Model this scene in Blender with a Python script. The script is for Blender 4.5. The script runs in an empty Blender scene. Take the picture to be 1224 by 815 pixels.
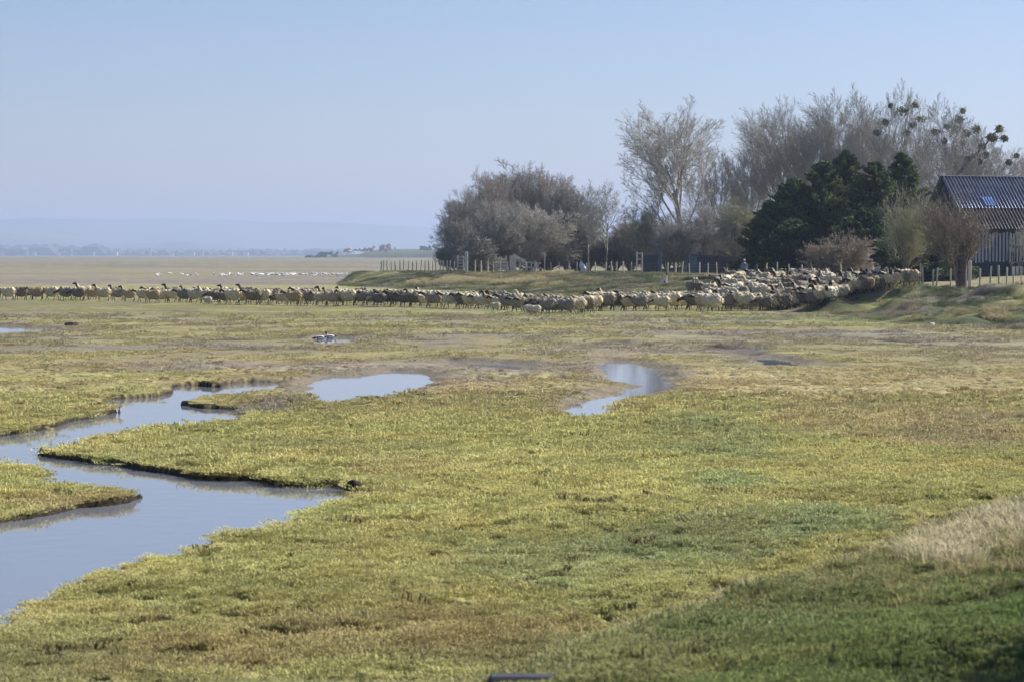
import bpy, bmesh, math, random
import numpy as np
from mathutils import Vector, Matrix, Euler

R = math.radians
random.seed(7); rng = np.random.default_rng(7)
scene = bpy.context.scene
C = scene.collection

# ------------------------------------------------------------------ camera
H = 3.4
F = 1224 * 85 / 36.0
PIT = math.atan(103 / F)
cam_d = bpy.data.cameras.new('camera'); cam_d.lens = 85; cam_d.sensor_width = 36
cam_d.clip_start = 0.5; cam_d.clip_end = 30000
cam_d.dof.use_dof = True; cam_d.dof.focus_distance = 150; cam_d.dof.aperture_fstop = 4.8
cam = bpy.data.objects.new('camera', cam_d); C.objects.link(cam)
cam.location = (0, 0, H); cam.rotation_euler = (math.pi / 2 - PIT, 0, 0)
scene.camera = cam

def ray(u, v):
    x = (u - 612) / F; y = -(v - 407.5) / F
    return (x, math.cos(PIT) + y * math.sin(PIT), -math.sin(PIT) + y * math.cos(PIT))
def at(u, v, z=0.0):
    d = ray(u, v); t = (z - H) / d[2]
    return (d[0] * t, d[1] * t)
def pl(u, D):
    return ((u - 612) / F * D, D)

# ------------------------------------------------------------------ noise
_perm = rng.permutation(256); _perm = np.concatenate([_perm, _perm, _perm])
_ang = rng.random(256) * 2 * np.pi; _gx = np.cos(_ang); _gy = np.sin(_ang)
def perlin(x, y):
    xi = np.floor(x).astype(np.int64); yi = np.floor(y).astype(np.int64)
    xf = x - xi; yf = y - yi; xi &= 255; yi &= 255
    u = xf * xf * xf * (xf * (xf * 6 - 15) + 10); v = yf * yf * yf * (yf * (yf * 6 - 15) + 10)
    def g(ix, iy, dx, dy):
        k = _perm[_perm[ix] + iy]; return _gx[k] * dx + _gy[k] * dy
    a = g(xi, yi, xf, yf); b = g(xi + 1, yi, xf - 1, yf)
    c = g(xi, yi + 1, xf, yf - 1); d = g(xi + 1, yi + 1, xf - 1, yf - 1)
    return (a + u * (b - a)) + v * ((c + u * (d - c)) - (a + u * (b - a)))
def fbm(x, y, s, o=3, ox=0.0):
    r = 0; a = 1.0
    for i in range(o):
        r = r + a * perlin(x / s + 13.7 * i + ox, y / s + 7.3 * i - ox); a *= .5; s *= .5
    return r
def sst(t): t = np.clip(t, 0, 1); return t * t * (3 - 2 * t)

# ------------------------------------------------------------------ polygons on the ground
def sdist(px, py, poly):
    """signed distance, positive inside"""
    d = np.full(px.shape, 1e12); ins = np.zeros(px.shape, bool); n = len(poly)
    for i in range(n):
        ax, ay = poly[i]; bx, by = poly[(i + 1) % n]
        ex, ey = bx - ax, by - ay; L = ex * ex + ey * ey + 1e-12
        t = np.clip(((px - ax) * ex + (py - ay) * ey) / L, 0, 1)
        d = np.minimum(d, (px - ax - t * ex) ** 2 + (py - ay - t * ey) ** 2)
        if ay != by:
            c = ((ay > py) != (by > py)) & (px < (bx - ax) * (py - ay) / (by - ay) + ax); ins ^= c
    d = np.sqrt(d)
    return np.where(ins, d, -d)

WZ = -0.13
def P(*uv, land=False):
    """shoreline read off the photograph: a far bank is seen at the water line, a near bank hides the water with its grassy top"""
    n = len(uv); A = sum(uv[i][0] * uv[(i + 1) % n][1] - uv[(i + 1) % n][0] * uv[i][1] for i in range(n)); out = []
    for i in range(n):
        (ax, ay), (bx, by) = uv[i - 1], uv[(i + 1) % n]; nx, ny = by - ay, -(bx - ax)
        if A < 0: ny, nx = -ny, -nx
        if land: ny = -ny
        k = min(max(.5 + ny / (abs(ny) + abs(nx) * .5 + 1e-6), 0), 1)   # 1: near bank
        out.append(at(uv[i][0], uv[i][1], WZ * (1 - k) + .03 * k))
    return out
channel = P((-160,545),(-60,530),(0,522),(20,519),(47,515),(70,510),(93,503),(118,499),(137,494),(147,490),(144,486),(134,482),(124,480),
  (132,477),(154,476.5),(186,474.5),(204,471),(211,468),(206,463.5),(216,461.5),(234,461),(250,462.5),(266,463),(274,459),(300,457),(326,457.5),
  (326,460.5),(306,461.5),(286,463),(280,467),(264,468),(238,471.5),(222,475),(212,480),(222,485),(240,488),(268,489),(286,489),(291,493),(284,498),(261,501),(233,503.5),
  (210,505),(186,507),(163,509.5),(140,513),(125,517),(107,521),(92,526),(79,528),(62,530),(47,531),(39,534),(36,538),(40,543.5),(54,546),(70,548),(92,550.5),(117,554),(140,557),
  (163,561),(186,565),(210,568.5),(236,572),(261,574),(290,574.5),(316,574),(321,579),(346,581.5),(373,582.5),(395,582),(410,581.5),(417,586),(418,590),(414,594),
  (401,598),(385,601),(363,607.5),(352,611),(345,616),(318,621),(289,628.5),(268,633),(250,640),(244,646),(219,654.5),(190,660),(163,667.5),(140,672),(117,679.5),(98,687),(84,694),
  (68,701),(56,708),(38,712),(24,718),(20,726),(0,737),(-60,765),(-160,820))
islandA = P((-150,545),(-60,549),(0,551.5),(28,552.5),(44,556),(53,561),(57,566),(53,570),(61,572.5),(90,575),(117,577.5),(145,579),(161,583),(172,590),
  (158,600),(140,603.5),(117,606),(96,607),(75,612.5),(60,617),(47,618.5),(20,623),(0,625),(-60,634),(-150,650), land=True)
pool = P((364,462),(376,457),(386,450),(402,449),(418,448.5),(440,448),(458,446),(471,443.5),(485,444),(497,446),(510,448),(522,451.5),(510,454),(497,458),(484,461),(474,466),(463,470),
  (448,470.5),(431,471.5),(416,474),(403,475),(388,475),(378,472),(380,468))
pool2 = P((719,432),(730,431),(742,431.5),(756,433),(766,436),(777,438.5),(788,442),(794,448),(799,455),(797,459),(778,464),(762,468),(745,473.5),(733,478),(725,484),(720,490),(714,494),
  (700,495.5),(688,495),(680,490),(673,485),(676,481),(694,478.5),(713,476),(728,472),(741,469),(756,465),(766,460),(768,456),(764,453.5),(755,453),(740,451),(722,448.5))
creek = P((905,428.5),(922,427.5),(940,430),(954,432),(950,434),(932,433.5),(915,431))
creek2 = P((536,429.5),(560,431),(590,433),(615,434.5),(640,437),(630,438.5),(600,436),(570,433.5),(540,431.5))
duckp = P((370,404),(385,402.3),(405,402.5),(430,404),(420,407),(398,408.5),(378,408))
leftp = P((-60,390),(-10,389),(30,390.5),(58,393),(40,395.5),(0,397),(-60,398))
water_polys = [channel, pool, pool2, creek, creek2, duckp, leftp]
def shore_soft(x, y):
    """the pools have gently shelving muddy shores, the main channel has cut banks"""
    s = np.full(x.shape, -99.)
    for p in (pool, pool2, creek, creek2, duckp, leftp): s = np.maximum(s, sdist(x, y, p))
    return sst((s + 2.5) / 2)
def water_sd(x, y):
    s = sdist(x, y, channel); s = np.minimum(s, -sdist(x, y, islandA))
    for p in water_polys[1:]: s = np.maximum(s, sdist(x, y, p))
    return s

fence_u = [(1260,146),(1224,147),(1100,150),(1082,152),(1040,161),(1000,172),(950,187),(900,205),(850,232),(800,258),(760,267),(720,272),(600,280),(520,283),(455,285)]
fence_line = [pl(u, D) for u, D in fence_u]
inner = [(400,120),(60,142)] + fence_line + [(-10,300),(5,335),(60,430),(400,430)]
toe = [(420,50),(45,92),(24.5,104),(18.5,117),(18,130),(17.2,142),(14.5,150),(12.8,158),(11.0,172),(7.5,186),(0,208),(-6,226),(-12,240),(-19,262),(-21,285),(-17,303),(0,350),(50,450),(420,450)]

rills = [[at(*q) for q in l] for l in [[(530,429),(560,431),(600,433),(645,437)],[(690,409),(730,405),(770,412),(845,415)],[(215,441),(330,433),(400,430),(475,427)],[(60,455),(130,449),(205,446)],
  [(640,398),(760,394),(820,387.5),(858,386)],[(420,414),(520,410),(610,412)],[(890,398),(1010,402),(1100,408),(1215,404)],[(20,376),(200,371),(335,379)],[(430,403),(520,406),(560,405)],[(850,412),(880,415),(905,424),(935,431),(962,434)],
  [(560,452),(640,449),(705,452)],[(1060,418),(1150,412),(1224,414)],[(300,398),(380,392),(460,394)],[(960,434),(1080,437),(1180,432)]]]
def rill_d(x, y):
    d = np.full(x.shape, 1e9)
    for l in rills:
        for (ax, ay), (bx, by) in zip(l, l[1:]):
            ex, ey = bx - ax, by - ay; t = np.clip(((x - ax) * ex + (y - ay) * ey) / (ex * ex + ey * ey), 0, 1)
            d = np.minimum(d, np.hypot(x - ax - t * ex, y - ay - t * ey))
    return d + .5 * fbm(x, y, 2.2, 2, 33.)
def dyke_s(x, y): return 0.886 * x - 0.463 * (y - 19.0)
def height(x, y, micro=True, wsd=None):
    x = np.asarray(x, float); y = np.asarray(y, float)
    z = np.zeros(x.shape)
    near = y < 140
    z = z + 0.035 * fbm(x, y, 9.0, 2) * np.where(y < 400, 1, 0)
    # low inland embankment
    m = (y > 45) & (x > -25)
    if m.any():
        xm, ym = x[m], y[m]
        dt = sdist(xm, ym, toe); di = -sdist(xm, ym, inner)
        t = np.where(dt <= 0, 0, np.where(di <= 0, 1, dt / (dt + np.maximum(di, 1e-3))))
        right = sst((xm - 12) / 8) * sst((172 - ym) / 25)
        zz = 1.3 * sst(t * 1.08)
        nose = sst((-2 - xm) / 6) * sst((ym - 225) / 15)
        zz = zz * (1 - nose) + nose * 1.35 * sst(t * 2.0)
        zz += t * (0.16 * fbm(xm, ym, 9.0, 3, 4.0) + 0.08 * fbm(xm, ym, 2.2, 2, 9.0)) * np.where(di > -3, 1, .4)
        hump = sst(t * 4) * sst((1 - t) * 4) * right
        rd = fbm(xm * .55 + ym * .25, ym * .55 - xm * .15, 3.4, 3, 2.0)
        zz += hump * (1.35 * np.abs(rd) - .1)
        zz += 1.0 * sst((-di - 4) / 36) * sst((xm - 14) / 10)
        z[m] += zz
    # the sea dyke the photographer stands on
    s = dyke_s(x, y)
    z = z + np.minimum(np.where(s < 1.7, .42 * np.maximum(s, 0), .714 + .13 * (s - 1.7)), 1.75) * np.where(y < 90, 1, 0) * 1.0
    band = np.exp(-((s - 0.3) / 0.9) ** 2) * (y < 90)
    if micro:
        fade = np.clip((120 - y) / 60, 0.55, 1) * (y < 300)
        hum = np.maximum(fbm(x, y, 0.75, 3, 3.3), -0.25)
        big = fbm(x, y, 2.6, 2, 8.1)
        dens = 0.35 + 0.65 * sst(fbm(x, y, 7.0, 2, 1.7) * 1.6 + .6)
        z = z + fade * (0.10 * hum * dens + 0.06 * big - .02 + .07 * np.maximum(fbm(x, y, .34, 2, 63.), -.2) * dens * (y < 75))
        pit = sst((fbm(x, y, .6, 2, 77.) - .17) / .16) * (y < 75)
        z = z - fade * pit * .13
        z = z + band * 0.10 * np.maximum(fbm(x, y, 1.1, 2, 5.5), 0) * 2
    mr_ = (y > 55) & (y < 150) & (np.abs(x) < 40)
    if mr_.any():
        xr, yr = x[mr_], y[mr_]; on = sst(fbm(xr, yr, 7., 2, 91.) * 2.2 + .75)
        z[mr_] -= .16 * on * np.exp(-(np.maximum(rill_d(xr, yr), 0) / .55) ** 2)
    # channels
    mw = near & (np.abs(x) < 60)
    if mw.any():
        if wsd is None: ws = water_sd(x[mw], y[mw])
        else: ws = wsd[mw]
        xx, yy = x[mw], y[mw]
        e = ws + 0.10 * fbm(xx, yy, 0.8, 2, 6.1)
        so_ = shore_soft(xx, yy); e = e + so_ * .35 * fbm(xx, yy, 2.5, 3, 16.)
        k = sst((e + 0.10) / 0.14); k = k * (1 - so_) + so_ * np.clip((e + .55) / 2.0, 0, 1)
        zl = np.maximum(z[mw], 0.0) * 1.0
        kk = sst((ws + 1.3) / 1.2); zl = z[mw] * (1 - kk) + np.clip(z[mw], -.02, .03) * kk
        # low muddy shores on the open pools
        z[mw] = zl * (1 - k) + k * (-0.45)
    return z

def hit(u, v):
    """the ground point seen at pixel (u, v) of the photograph, for setting things down"""
    d = ray(u, v); t = np.linspace(12, 700, 6000)
    X, Y, Z = d[0] * t, d[1] * t, H + d[2] * t
    h = height(X, Y, micro=False); i = np.argmax(Z < h)
    return X[i], Y[i]
def zat(x, y): return float(height(np.array([x]), np.array([y]))[0])

# ------------------------------------------------------------------ helpers
def tag(o, label=None, cat=None, group=None, kind=None):
    if label: o['label'] = label
    if cat: o['category'] = cat
    if group: o['group'] = group
    if kind: o['kind'] = kind
    return o
def empty(name, loc, rz=0, **k):
    o = bpy.data.objects.new(name, None); C.objects.link(o); o.location = loc; o.rotation_euler = (0, 0, rz)
    o.empty_display_size = .2
    return tag(o, **k)
def link(name, me, parent=None, mat=None):
    o = bpy.data.objects.new(name, me); C.objects.link(o)
    if parent: o.parent = parent
    if mat and not me.materials: me.materials.append(mat)
    return o
def mesh_np(name, V, Fq, mats=(), mi=None, smooth=False):
    V = np.asarray(V, np.float32); Fq = np.asarray(Fq, np.int32); k = Fq.shape[1]
    me = bpy.data.meshes.new(name); me.vertices.add(len(V)); me.vertices.foreach_set('co', V.ravel())
    me.loops.add(Fq.size); me.loops.foreach_set('vertex_index', Fq.ravel())
    me.polygons.add(len(Fq)); me.polygons.foreach_set('loop_start', np.arange(0, Fq.size, k, dtype=np.int32))
    for m in mats: me.materials.append(m)
    if mi is not None: me.polygons.foreach_set('material_index', np.asarray(mi, np.int32))
    me.polygons.foreach_set('use_smooth', np.full(len(Fq), smooth))
    me.update(calc_edges=True); return me
def tubes(P0, P1, R0, R1, k=3):
    P0, P1 = np.asarray(P0, float), np.asarray(P1, float); R0, R1 = np.asarray(R0), np.asarray(R1); n = len(P0)
    d = P1 - P0; d /= np.linalg.norm(d, axis=1, keepdims=True) + 1e-9
    a = np.where(np.abs(d[:, 2:3]) < .9, [[0, 0, 1.]], [[1., 0, 0]])
    u = np.cross(d, a); u /= np.linalg.norm(u, axis=1, keepdims=True); w = np.cross(d, u)
    ang = np.arange(k) / k * 2 * np.pi
    ring = u[:, None, :] * np.cos(ang)[None, :, None] + w[:, None, :] * np.sin(ang)[None, :, None]
    V = np.concatenate([P0[:, None, :] + ring * R0[:, None, None], P1[:, None, :] + ring * R1[:, None, None]], axis=1).reshape(-1, 3)
    b = (np.arange(n) * 2 * k)[:, None]; j = np.arange(k)[None, :]; j2 = (j + 1) % k
    Fq = np.stack([b + j, b + j2, b + k + j2, b + k + j], axis=2).reshape(-1, 4)
    return V, Fq
def box(bm, c, s, rot=None, bev=0):
    m = Matrix.Translation(c)
    if rot is not None: m = m @ Euler(rot).to_matrix().to_4x4()
    m = m @ Matrix.Diagonal((s[0], s[1], s[2], 1))
    r = bmesh.ops.create_cube(bm, size=1, matrix=m)
    if bev:
        es = list({e for v in r['verts'] for e in v.link_edges})
        bmesh.ops.bevel(bm, geom=es, offset=bev, segments=1, affect='EDGES')
def ell(bm, c, s, rot=None, sub=2):
    m = Matrix.Translation(c)
    if rot is not None: m = m @ Euler(rot).to_matrix().to_4x4()
    bmesh.ops.create_icosphere(bm, subdivisions=sub, radius=1, matrix=m @ Matrix.Diagonal((s[0], s[1], s[2], 1)))
def cap(bm, a, b, ra, rb, seg=10):
    a, b = Vector(a), Vector(b); d = b - a
    q = d.to_track_quat('Z', 'Y').to_matrix().to_4x4()
    bmesh.ops.create_cone(bm, cap_ends=True, segments=seg, radius1=ra, radius2=rb, depth=d.length, matrix=Matrix.Translation((a + b) / 2) @ q)
    for p, r in ((a, ra), (b, rb)):
        bmesh.ops.create_icosphere(bm, subdivisions=1, radius=r, matrix=Matrix.Translation(p))
def bm_mesh(name, bm, mats=(), smooth=False):
    me = bpy.data.meshes.new(name); bm.to_mesh(me); bm.free()
    for m in mats: me.materials.append(m)
    if smooth: me.polygons.foreach_set('use_smooth', np.full(len(me.polygons), True))
    return me
def fuse(name, bm, voxel, mats, classify, bump=0):
    """melt overlapping solids into one continuous skin"""
    me = bm_mesh(name + '_raw', bm); o = bpy.data.objects.new('tmp', me); C.objects.link(o)
    md = o.modifiers.new('r', 'REMESH'); md.mode = 'VOXEL'; md.voxel_size = voxel
    sm = o.modifiers.new('s', 'SMOOTH'); sm.factor = .5; sm.iterations = 2
    dg = bpy.context.evaluated_depsgraph_get(); dg.update()
    out = bpy.data.meshes.new_from_object(o.evaluated_get(dg)); out.name = name
    bpy.data.objects.remove(o); bpy.data.meshes.remove(me)
    out.materials.clear()
    for m in mats: out.materials.append(m)
    n = len(out.polygons); c = np.empty(n * 3, np.float32); out.polygons.foreach_get('center', c); c = c.reshape(-1, 3)
    out.polygons.foreach_set('material_index', classify(c).astype(np.int32))
    if bump:
        nv = len(out.vertices); v = np.empty(nv * 3, np.float32); out.vertices.foreach_get('co', v); v = v.reshape(-1, 3)
        nr = np.empty(nv * 3, np.float32); out.vertices.foreach_get('normal', nr); nr = nr.reshape(-1, 3)
        f = classify(v) == 0
        d = perlin(v[:, 0] * 14 + v[:, 1] * 9, v[:, 2] * 14 + v[:, 1] * 5) * bump
        v += nr * (d * f)[:, None]; out.vertices.foreach_set('co', v.ravel().astype(np.float32))
    out.polygons.foreach_set('use_smooth', np.full(n, True)); out.update()
    return out
def newmat(name):
    m = bpy.data.materials.new(name); m.use_nodes = True
    nt = m.node_tree; return m, nt, nt.nodes['Principled BSDF']
def mat(name, col, rough=.8, var=.25, scale=8, metal=0, spec=.3, bump=0, objcol=False, stretch=None, trans=0):
    m, nt, b = newmat(name); N, L = nt.nodes, nt.links
    b.inputs['Roughness'].default_value = rough; b.inputs['Metallic'].default_value = metal
    b.inputs['Specular IOR Level'].default_value = spec
    tc = N.new('ShaderNodeTexCoord'); nz = N.new('ShaderNodeTexNoise'); nz.inputs['Scale'].default_value = scale; nz.inputs['Detail'].default_value = 5
    if stretch:
        mp = N.new('ShaderNodeMapping'); mp.inputs['Scale'].default_value = stretch; L.new(tc.outputs['Object'], mp.inputs[0]); L.new(mp.outputs[0], nz.inputs[0])
    else: L.new(tc.outputs['Object'], nz.inputs[0])
    mr = N.new('ShaderNodeMapRange'); mr.inputs[1].default_value = .25; mr.inputs[2].default_value = .75; mr.inputs[3].default_value = 1 - var; mr.inputs[4].default_value = 1 + var
    L.new(nz.outputs[0], mr.inputs[0])
    mx = N.new('ShaderNodeVectorMath'); mx.operation = 'MULTIPLY'; mx.inputs[0].default_value = col[:3]
    if objcol:
        oi = N.new('ShaderNodeObjectInfo'); L.new(oi.outputs['Color'], mx.inputs[0])
    L.new(mr.outputs[0], mx.inputs[1]); L.new(mx.outputs[0], b.inputs['Base Color'])
    if bump:
        bp = N.new('ShaderNodeBump'); bp.inputs['Strength'].default_value = bump; bp.inputs['Distance'].default_value = .03
        L.new(nz.outputs[0], bp.inputs['Height']); L.new(bp.outputs[0], b.inputs['Normal'])
    if trans:
        tr = N.new('ShaderNodeBsdfTranslucent'); L.new(mx.outputs[0], tr.inputs[0]); ms = N.new('ShaderNodeMixShader'); ms.inputs[0].default_value = trans
        L.new(b.outputs[0], ms.inputs[1]); L.new(tr.outputs[0], ms.inputs[2]); L.new(ms.outputs[0], N['Material Output'].inputs[0])
    return m

# ------------------------------------------------------------------ light, sky, air
SUN_AZ, SUN_EL = R(60), R(38)      # azimuth clockwise from the view direction
w = bpy.data.worlds.new('World'); scene.world = w; w.use_nodes = True
nt = w.node_tree; sky = nt.nodes.new('ShaderNodeTexSky'); sky.sky_type = 'NISHITA'; sky.sun_disc = False
sky.sun_elevation = SUN_EL; sky.sun_rotation = SUN_AZ
sky.air_density = 1.0; sky.dust_density = 0.4; sky.ozone_density = 8.0; sky.altitude = 0
bg = nt.nodes['Background']; bg.inputs[1].default_value = 0.063; wb = nt.nodes.new('ShaderNodeVectorMath'); wb.operation = 'MULTIPLY'; wb.inputs[1].default_value = (1.16, .95, .92); nt.links.new(sky.outputs[0], wb.inputs[0]); nt.links.new(wb.outputs[0], bg.inputs[0])
sd = bpy.data.lights.new('sun', 'SUN'); sd.energy = 4.8; sd.angle = R(0.6); sd.color = (1, .94, .86)
so = bpy.data.objects.new('sun', sd); C.objects.link(so)
to = Vector((math.sin(SUN_AZ) * math.cos(SUN_EL), math.cos(SUN_AZ) * math.cos(SUN_EL), math.sin(SUN_EL)))
so.rotation_euler = to.to_track_quat('Z', 'Y').to_euler(); so.location = (50, 50, 80)

HAZE = 1.65e-4
bm = bmesh.new(); box(bm, (0, 7450, 108), (20000, 15300, 222)); 
hm = bpy.data.materials.new('haze_air'); hm.use_nodes = True; hn = hm.node_tree
hn.nodes.remove(hn.nodes['Principled BSDF']); pv = hn.nodes.new('ShaderNodeVolumePrincipled')
pv.inputs['Color'].default_value = (.50, .62, .86, 1); pv.inputs['Density'].default_value = HAZE; pv.inputs['Anisotropy'].default_value = 0.2
hn.links.new(pv.outputs[0], hn.nodes['Material Output'].inputs['Volume'])
tag(link('haze', bm_mesh('haze', bm, [hm])), 'thin pale blue haze lying over the marsh and far shore', kind='stuff')

# ------------------------------------------------------------------ ground
YG = np.array((.37, .352, .135)); OL = np.array((.285, .275, .12)); GB = np.array((.33, .275, .14)); MU = np.array((.235, .205, .165))
GR = np.array((.225, .265, .125)); DG = np.array((.066, .084, .043)); ST = np.array((.40, .34, .20)); BE = np.array((.25, .228, .165)); RU = np.array((.235, .185, .085))
PUR = np.array((.19, .172, .165)); BLK = np.array((.035, .03, .022))
patches = [  # u, v, ru, rv, tilt, colour, strength
  (650,668,110,26,0,GR,.6),(860,640,190,30,-.12,GR,.65),(1000,622,110,16,-.1,GR*1.1,.7),(850,520,90,26,0,GR,.55),(870,575,60,10,0,GR,.7),
  (330,775,380,26,0,RU,.6),(520,745,210,24,0,RU*1.15,.65),(640,790,160,10,0,RU,.6),(120,790,160,22,0,OL*.85,.5),
  (500,800,330,10,0,YG,.7),
  (1080,500,190,26,0,GB*1.1,.7),(960,455,200,16,0,GB*1.1,.75),(700,470,60,12,0,GB,.6),(560,455,60,6,0,PUR,.8),(560,462,110,12,0,GB,.7),
  (400,436,320,6,0,MU*1.1,.8),(200,415,280,3.5,0,PUR,.6),(760,418,160,7,0,MU*1.1,.75),(900,398,250,4,0,PUR*1.1,.75),(690,405,90,3,0,MU,.7),(820,388,140,2.5,0,PUR,.6),
  (640,440,110,6,0,MU*1.1,.75),(880,417,45,7,0,PUR*.8,.9),(1000,405,160,3,0,MU,.6),
  (300,488,60,6,0,MU*.9,.8),(330,480,40,8,0,MU,.7),(480,555,90,18,0,GB,.5),(300,535,240,16,0,OL*1.1,.4),(90,596,100,12,0,GB*.9,.6),(440,588,50,8,0,GB*.8,.6),
  (90,470,120,14,0,YG*.95,.6),(90,450,160,5,0,YG,.7),(600,372,140,2.5,0,GR*1.1,.6),(480,388,90,2,0,GR,.7),(200,368,260,4,0,OL*.7,.8),(600,383,400,3,0,BE,.5),(150,378,200,2.5,0,BE*.95,.6),
  (1010,384,200,6,0,GR,.6),(30,392,80,4,0,PUR,.8),(1150,425,120,5,0,MU,.5),(640,560,260,40,0,YG*1.15,.5),(1150,520,90,16,0,ST*.75,.55),(1190,500,70,7,0,ST*.8,.6),
]
def ground_col(x, y, wsd=None):
    n = x.shape; D = y
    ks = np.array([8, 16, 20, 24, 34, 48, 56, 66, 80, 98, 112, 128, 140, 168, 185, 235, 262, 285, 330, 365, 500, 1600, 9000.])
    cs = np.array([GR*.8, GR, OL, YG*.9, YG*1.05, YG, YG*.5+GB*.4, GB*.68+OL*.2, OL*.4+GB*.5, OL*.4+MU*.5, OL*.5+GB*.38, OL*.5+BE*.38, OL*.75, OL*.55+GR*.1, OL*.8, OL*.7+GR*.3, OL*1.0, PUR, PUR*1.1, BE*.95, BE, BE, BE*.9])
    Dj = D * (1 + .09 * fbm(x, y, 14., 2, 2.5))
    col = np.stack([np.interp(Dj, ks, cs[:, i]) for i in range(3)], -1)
    for (u, v, ru, rv, tilt, c, st) in patches:
        cx, cy = at(u, v); rx = ru * cy / F; ry = rv * cy * cy / (F * H)
        m = (np.abs(x - cx) < rx * 1.9) & (np.abs(y - cy) < ry * 1.9 + abs(tilt) * rx * 4 * cy / H)
        if not m.any(): continue
        xm, ym = x[m], y[m]
        dx = (xm - cx) / rx; dy = (ym - cy + tilt * (xm - cx) * cy / H) / ry
        r = np.sqrt(dx * dx + dy * dy) + .55 * fbm(xm, ym, max(min(rx, ry) * .8, .6), 3, u * .1)
        k = (sst((1.15 - r) / .5) * st)[:, None]
        col[m] = col[m] * (1 - k) + c * k
    # inland embankment grass with straw clumps
    m = (y > 45) & (x > -25) & (y < 460)
    if m.any():
        xm, ym = x[m], y[m]; dt = sdist(xm, ym, toe); di = -sdist(xm, ym, inner)
        k = sst(dt / 4 + .3 + .4 * fbm(xm, ym, 5, 2))[:, None]
        n2 = fbm(xm, ym, 6.0, 3, 12.)[:, None]
        c = DG * (1 + .5 * n2) + np.clip(n2 - .12, 0, 1) * 1.6 * (OL - DG)
        cen = (sst((8 - xm) / 6) * sst((dt - 12) / 14) * sst((ym - 225) / 15))[:, None]
        c = c * (1 - cen) + cen * (ST * .75 * sst(n2 * 3 + .55) + DG * 1.1 * (1 - sst(n2 * 3 + .55)))
        beh = (di < -.2)[:, None]
        c = np.where(beh, ST * .4 + OL * .35, c)
        col[m] = col[m] * (1 - k) + c * k
    s = dyke_s(x, y); k = (sst((s + .4 + .9 * fbm(x, y, 1.3, 2)) / 1.6) * (y < 90))[:, None]
    up = sst((s - .7 + 1.6 * fbm(x, y, 2.4, 3, 27.)) / 3.2)[:, None]
    c = (OL * .85 + GR * .15) * (1 - up) + (np.array((.125, .165, .055)) + np.array((.10, .06, .03)) * np.clip(fbm(x, y, 1.1, 3, 57.), 0, 1)[:, None]) * up
    col = col * (1 - k) + c * k
    n1 = fbm(x, y, 3.5, 3, 20.)[:, None]; n2 = fbm(x, y, .9, 2, 31.)[:, None]
    col = col * (1 + .25 * n1 + .25 * n2 * (y < 80)[:, None])
    col[:, 0] *= 1 + .12 * fbm(x, y, 2.2, 2, 44.)
    far = sst((y - 60) / 40)[:, None]     # patchy turf of the flat marsh
    n3 = fbm(x, y, 5.0, 4, 51.)[:, None]; k3 = sst(n3 * 3.2 - .15) * far * (y < 400)[:, None] * .75
    col = col * (1 - k3) + MU * .95 * k3
    n4 = fbm(x, y, 6.5, 4, 61.)[:, None]; k4 = sst(n4 * 3.2 - .35) * far * (y < 400)[:, None] * .5
    col = col * (1 - k4) + YG * .95 * k4
    n5 = fbm(x, y * .6, 22., 3, 71.)[:, None]; k5 = sst(n5 * 3 - .1) * (y > 340)[:, None] * .7
    col = col * (1 - k5) + OL * .85 * k5
    n6 = fbm(x * .5, y, 35., 4, 81.)[:, None]; k6 = sst(n6 * 3 - .3) * (y > 340)[:, None] * .6; col = col * (1 - k6) + PUR * .85 * k6
    return np.clip(col, .01, .9)

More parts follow.
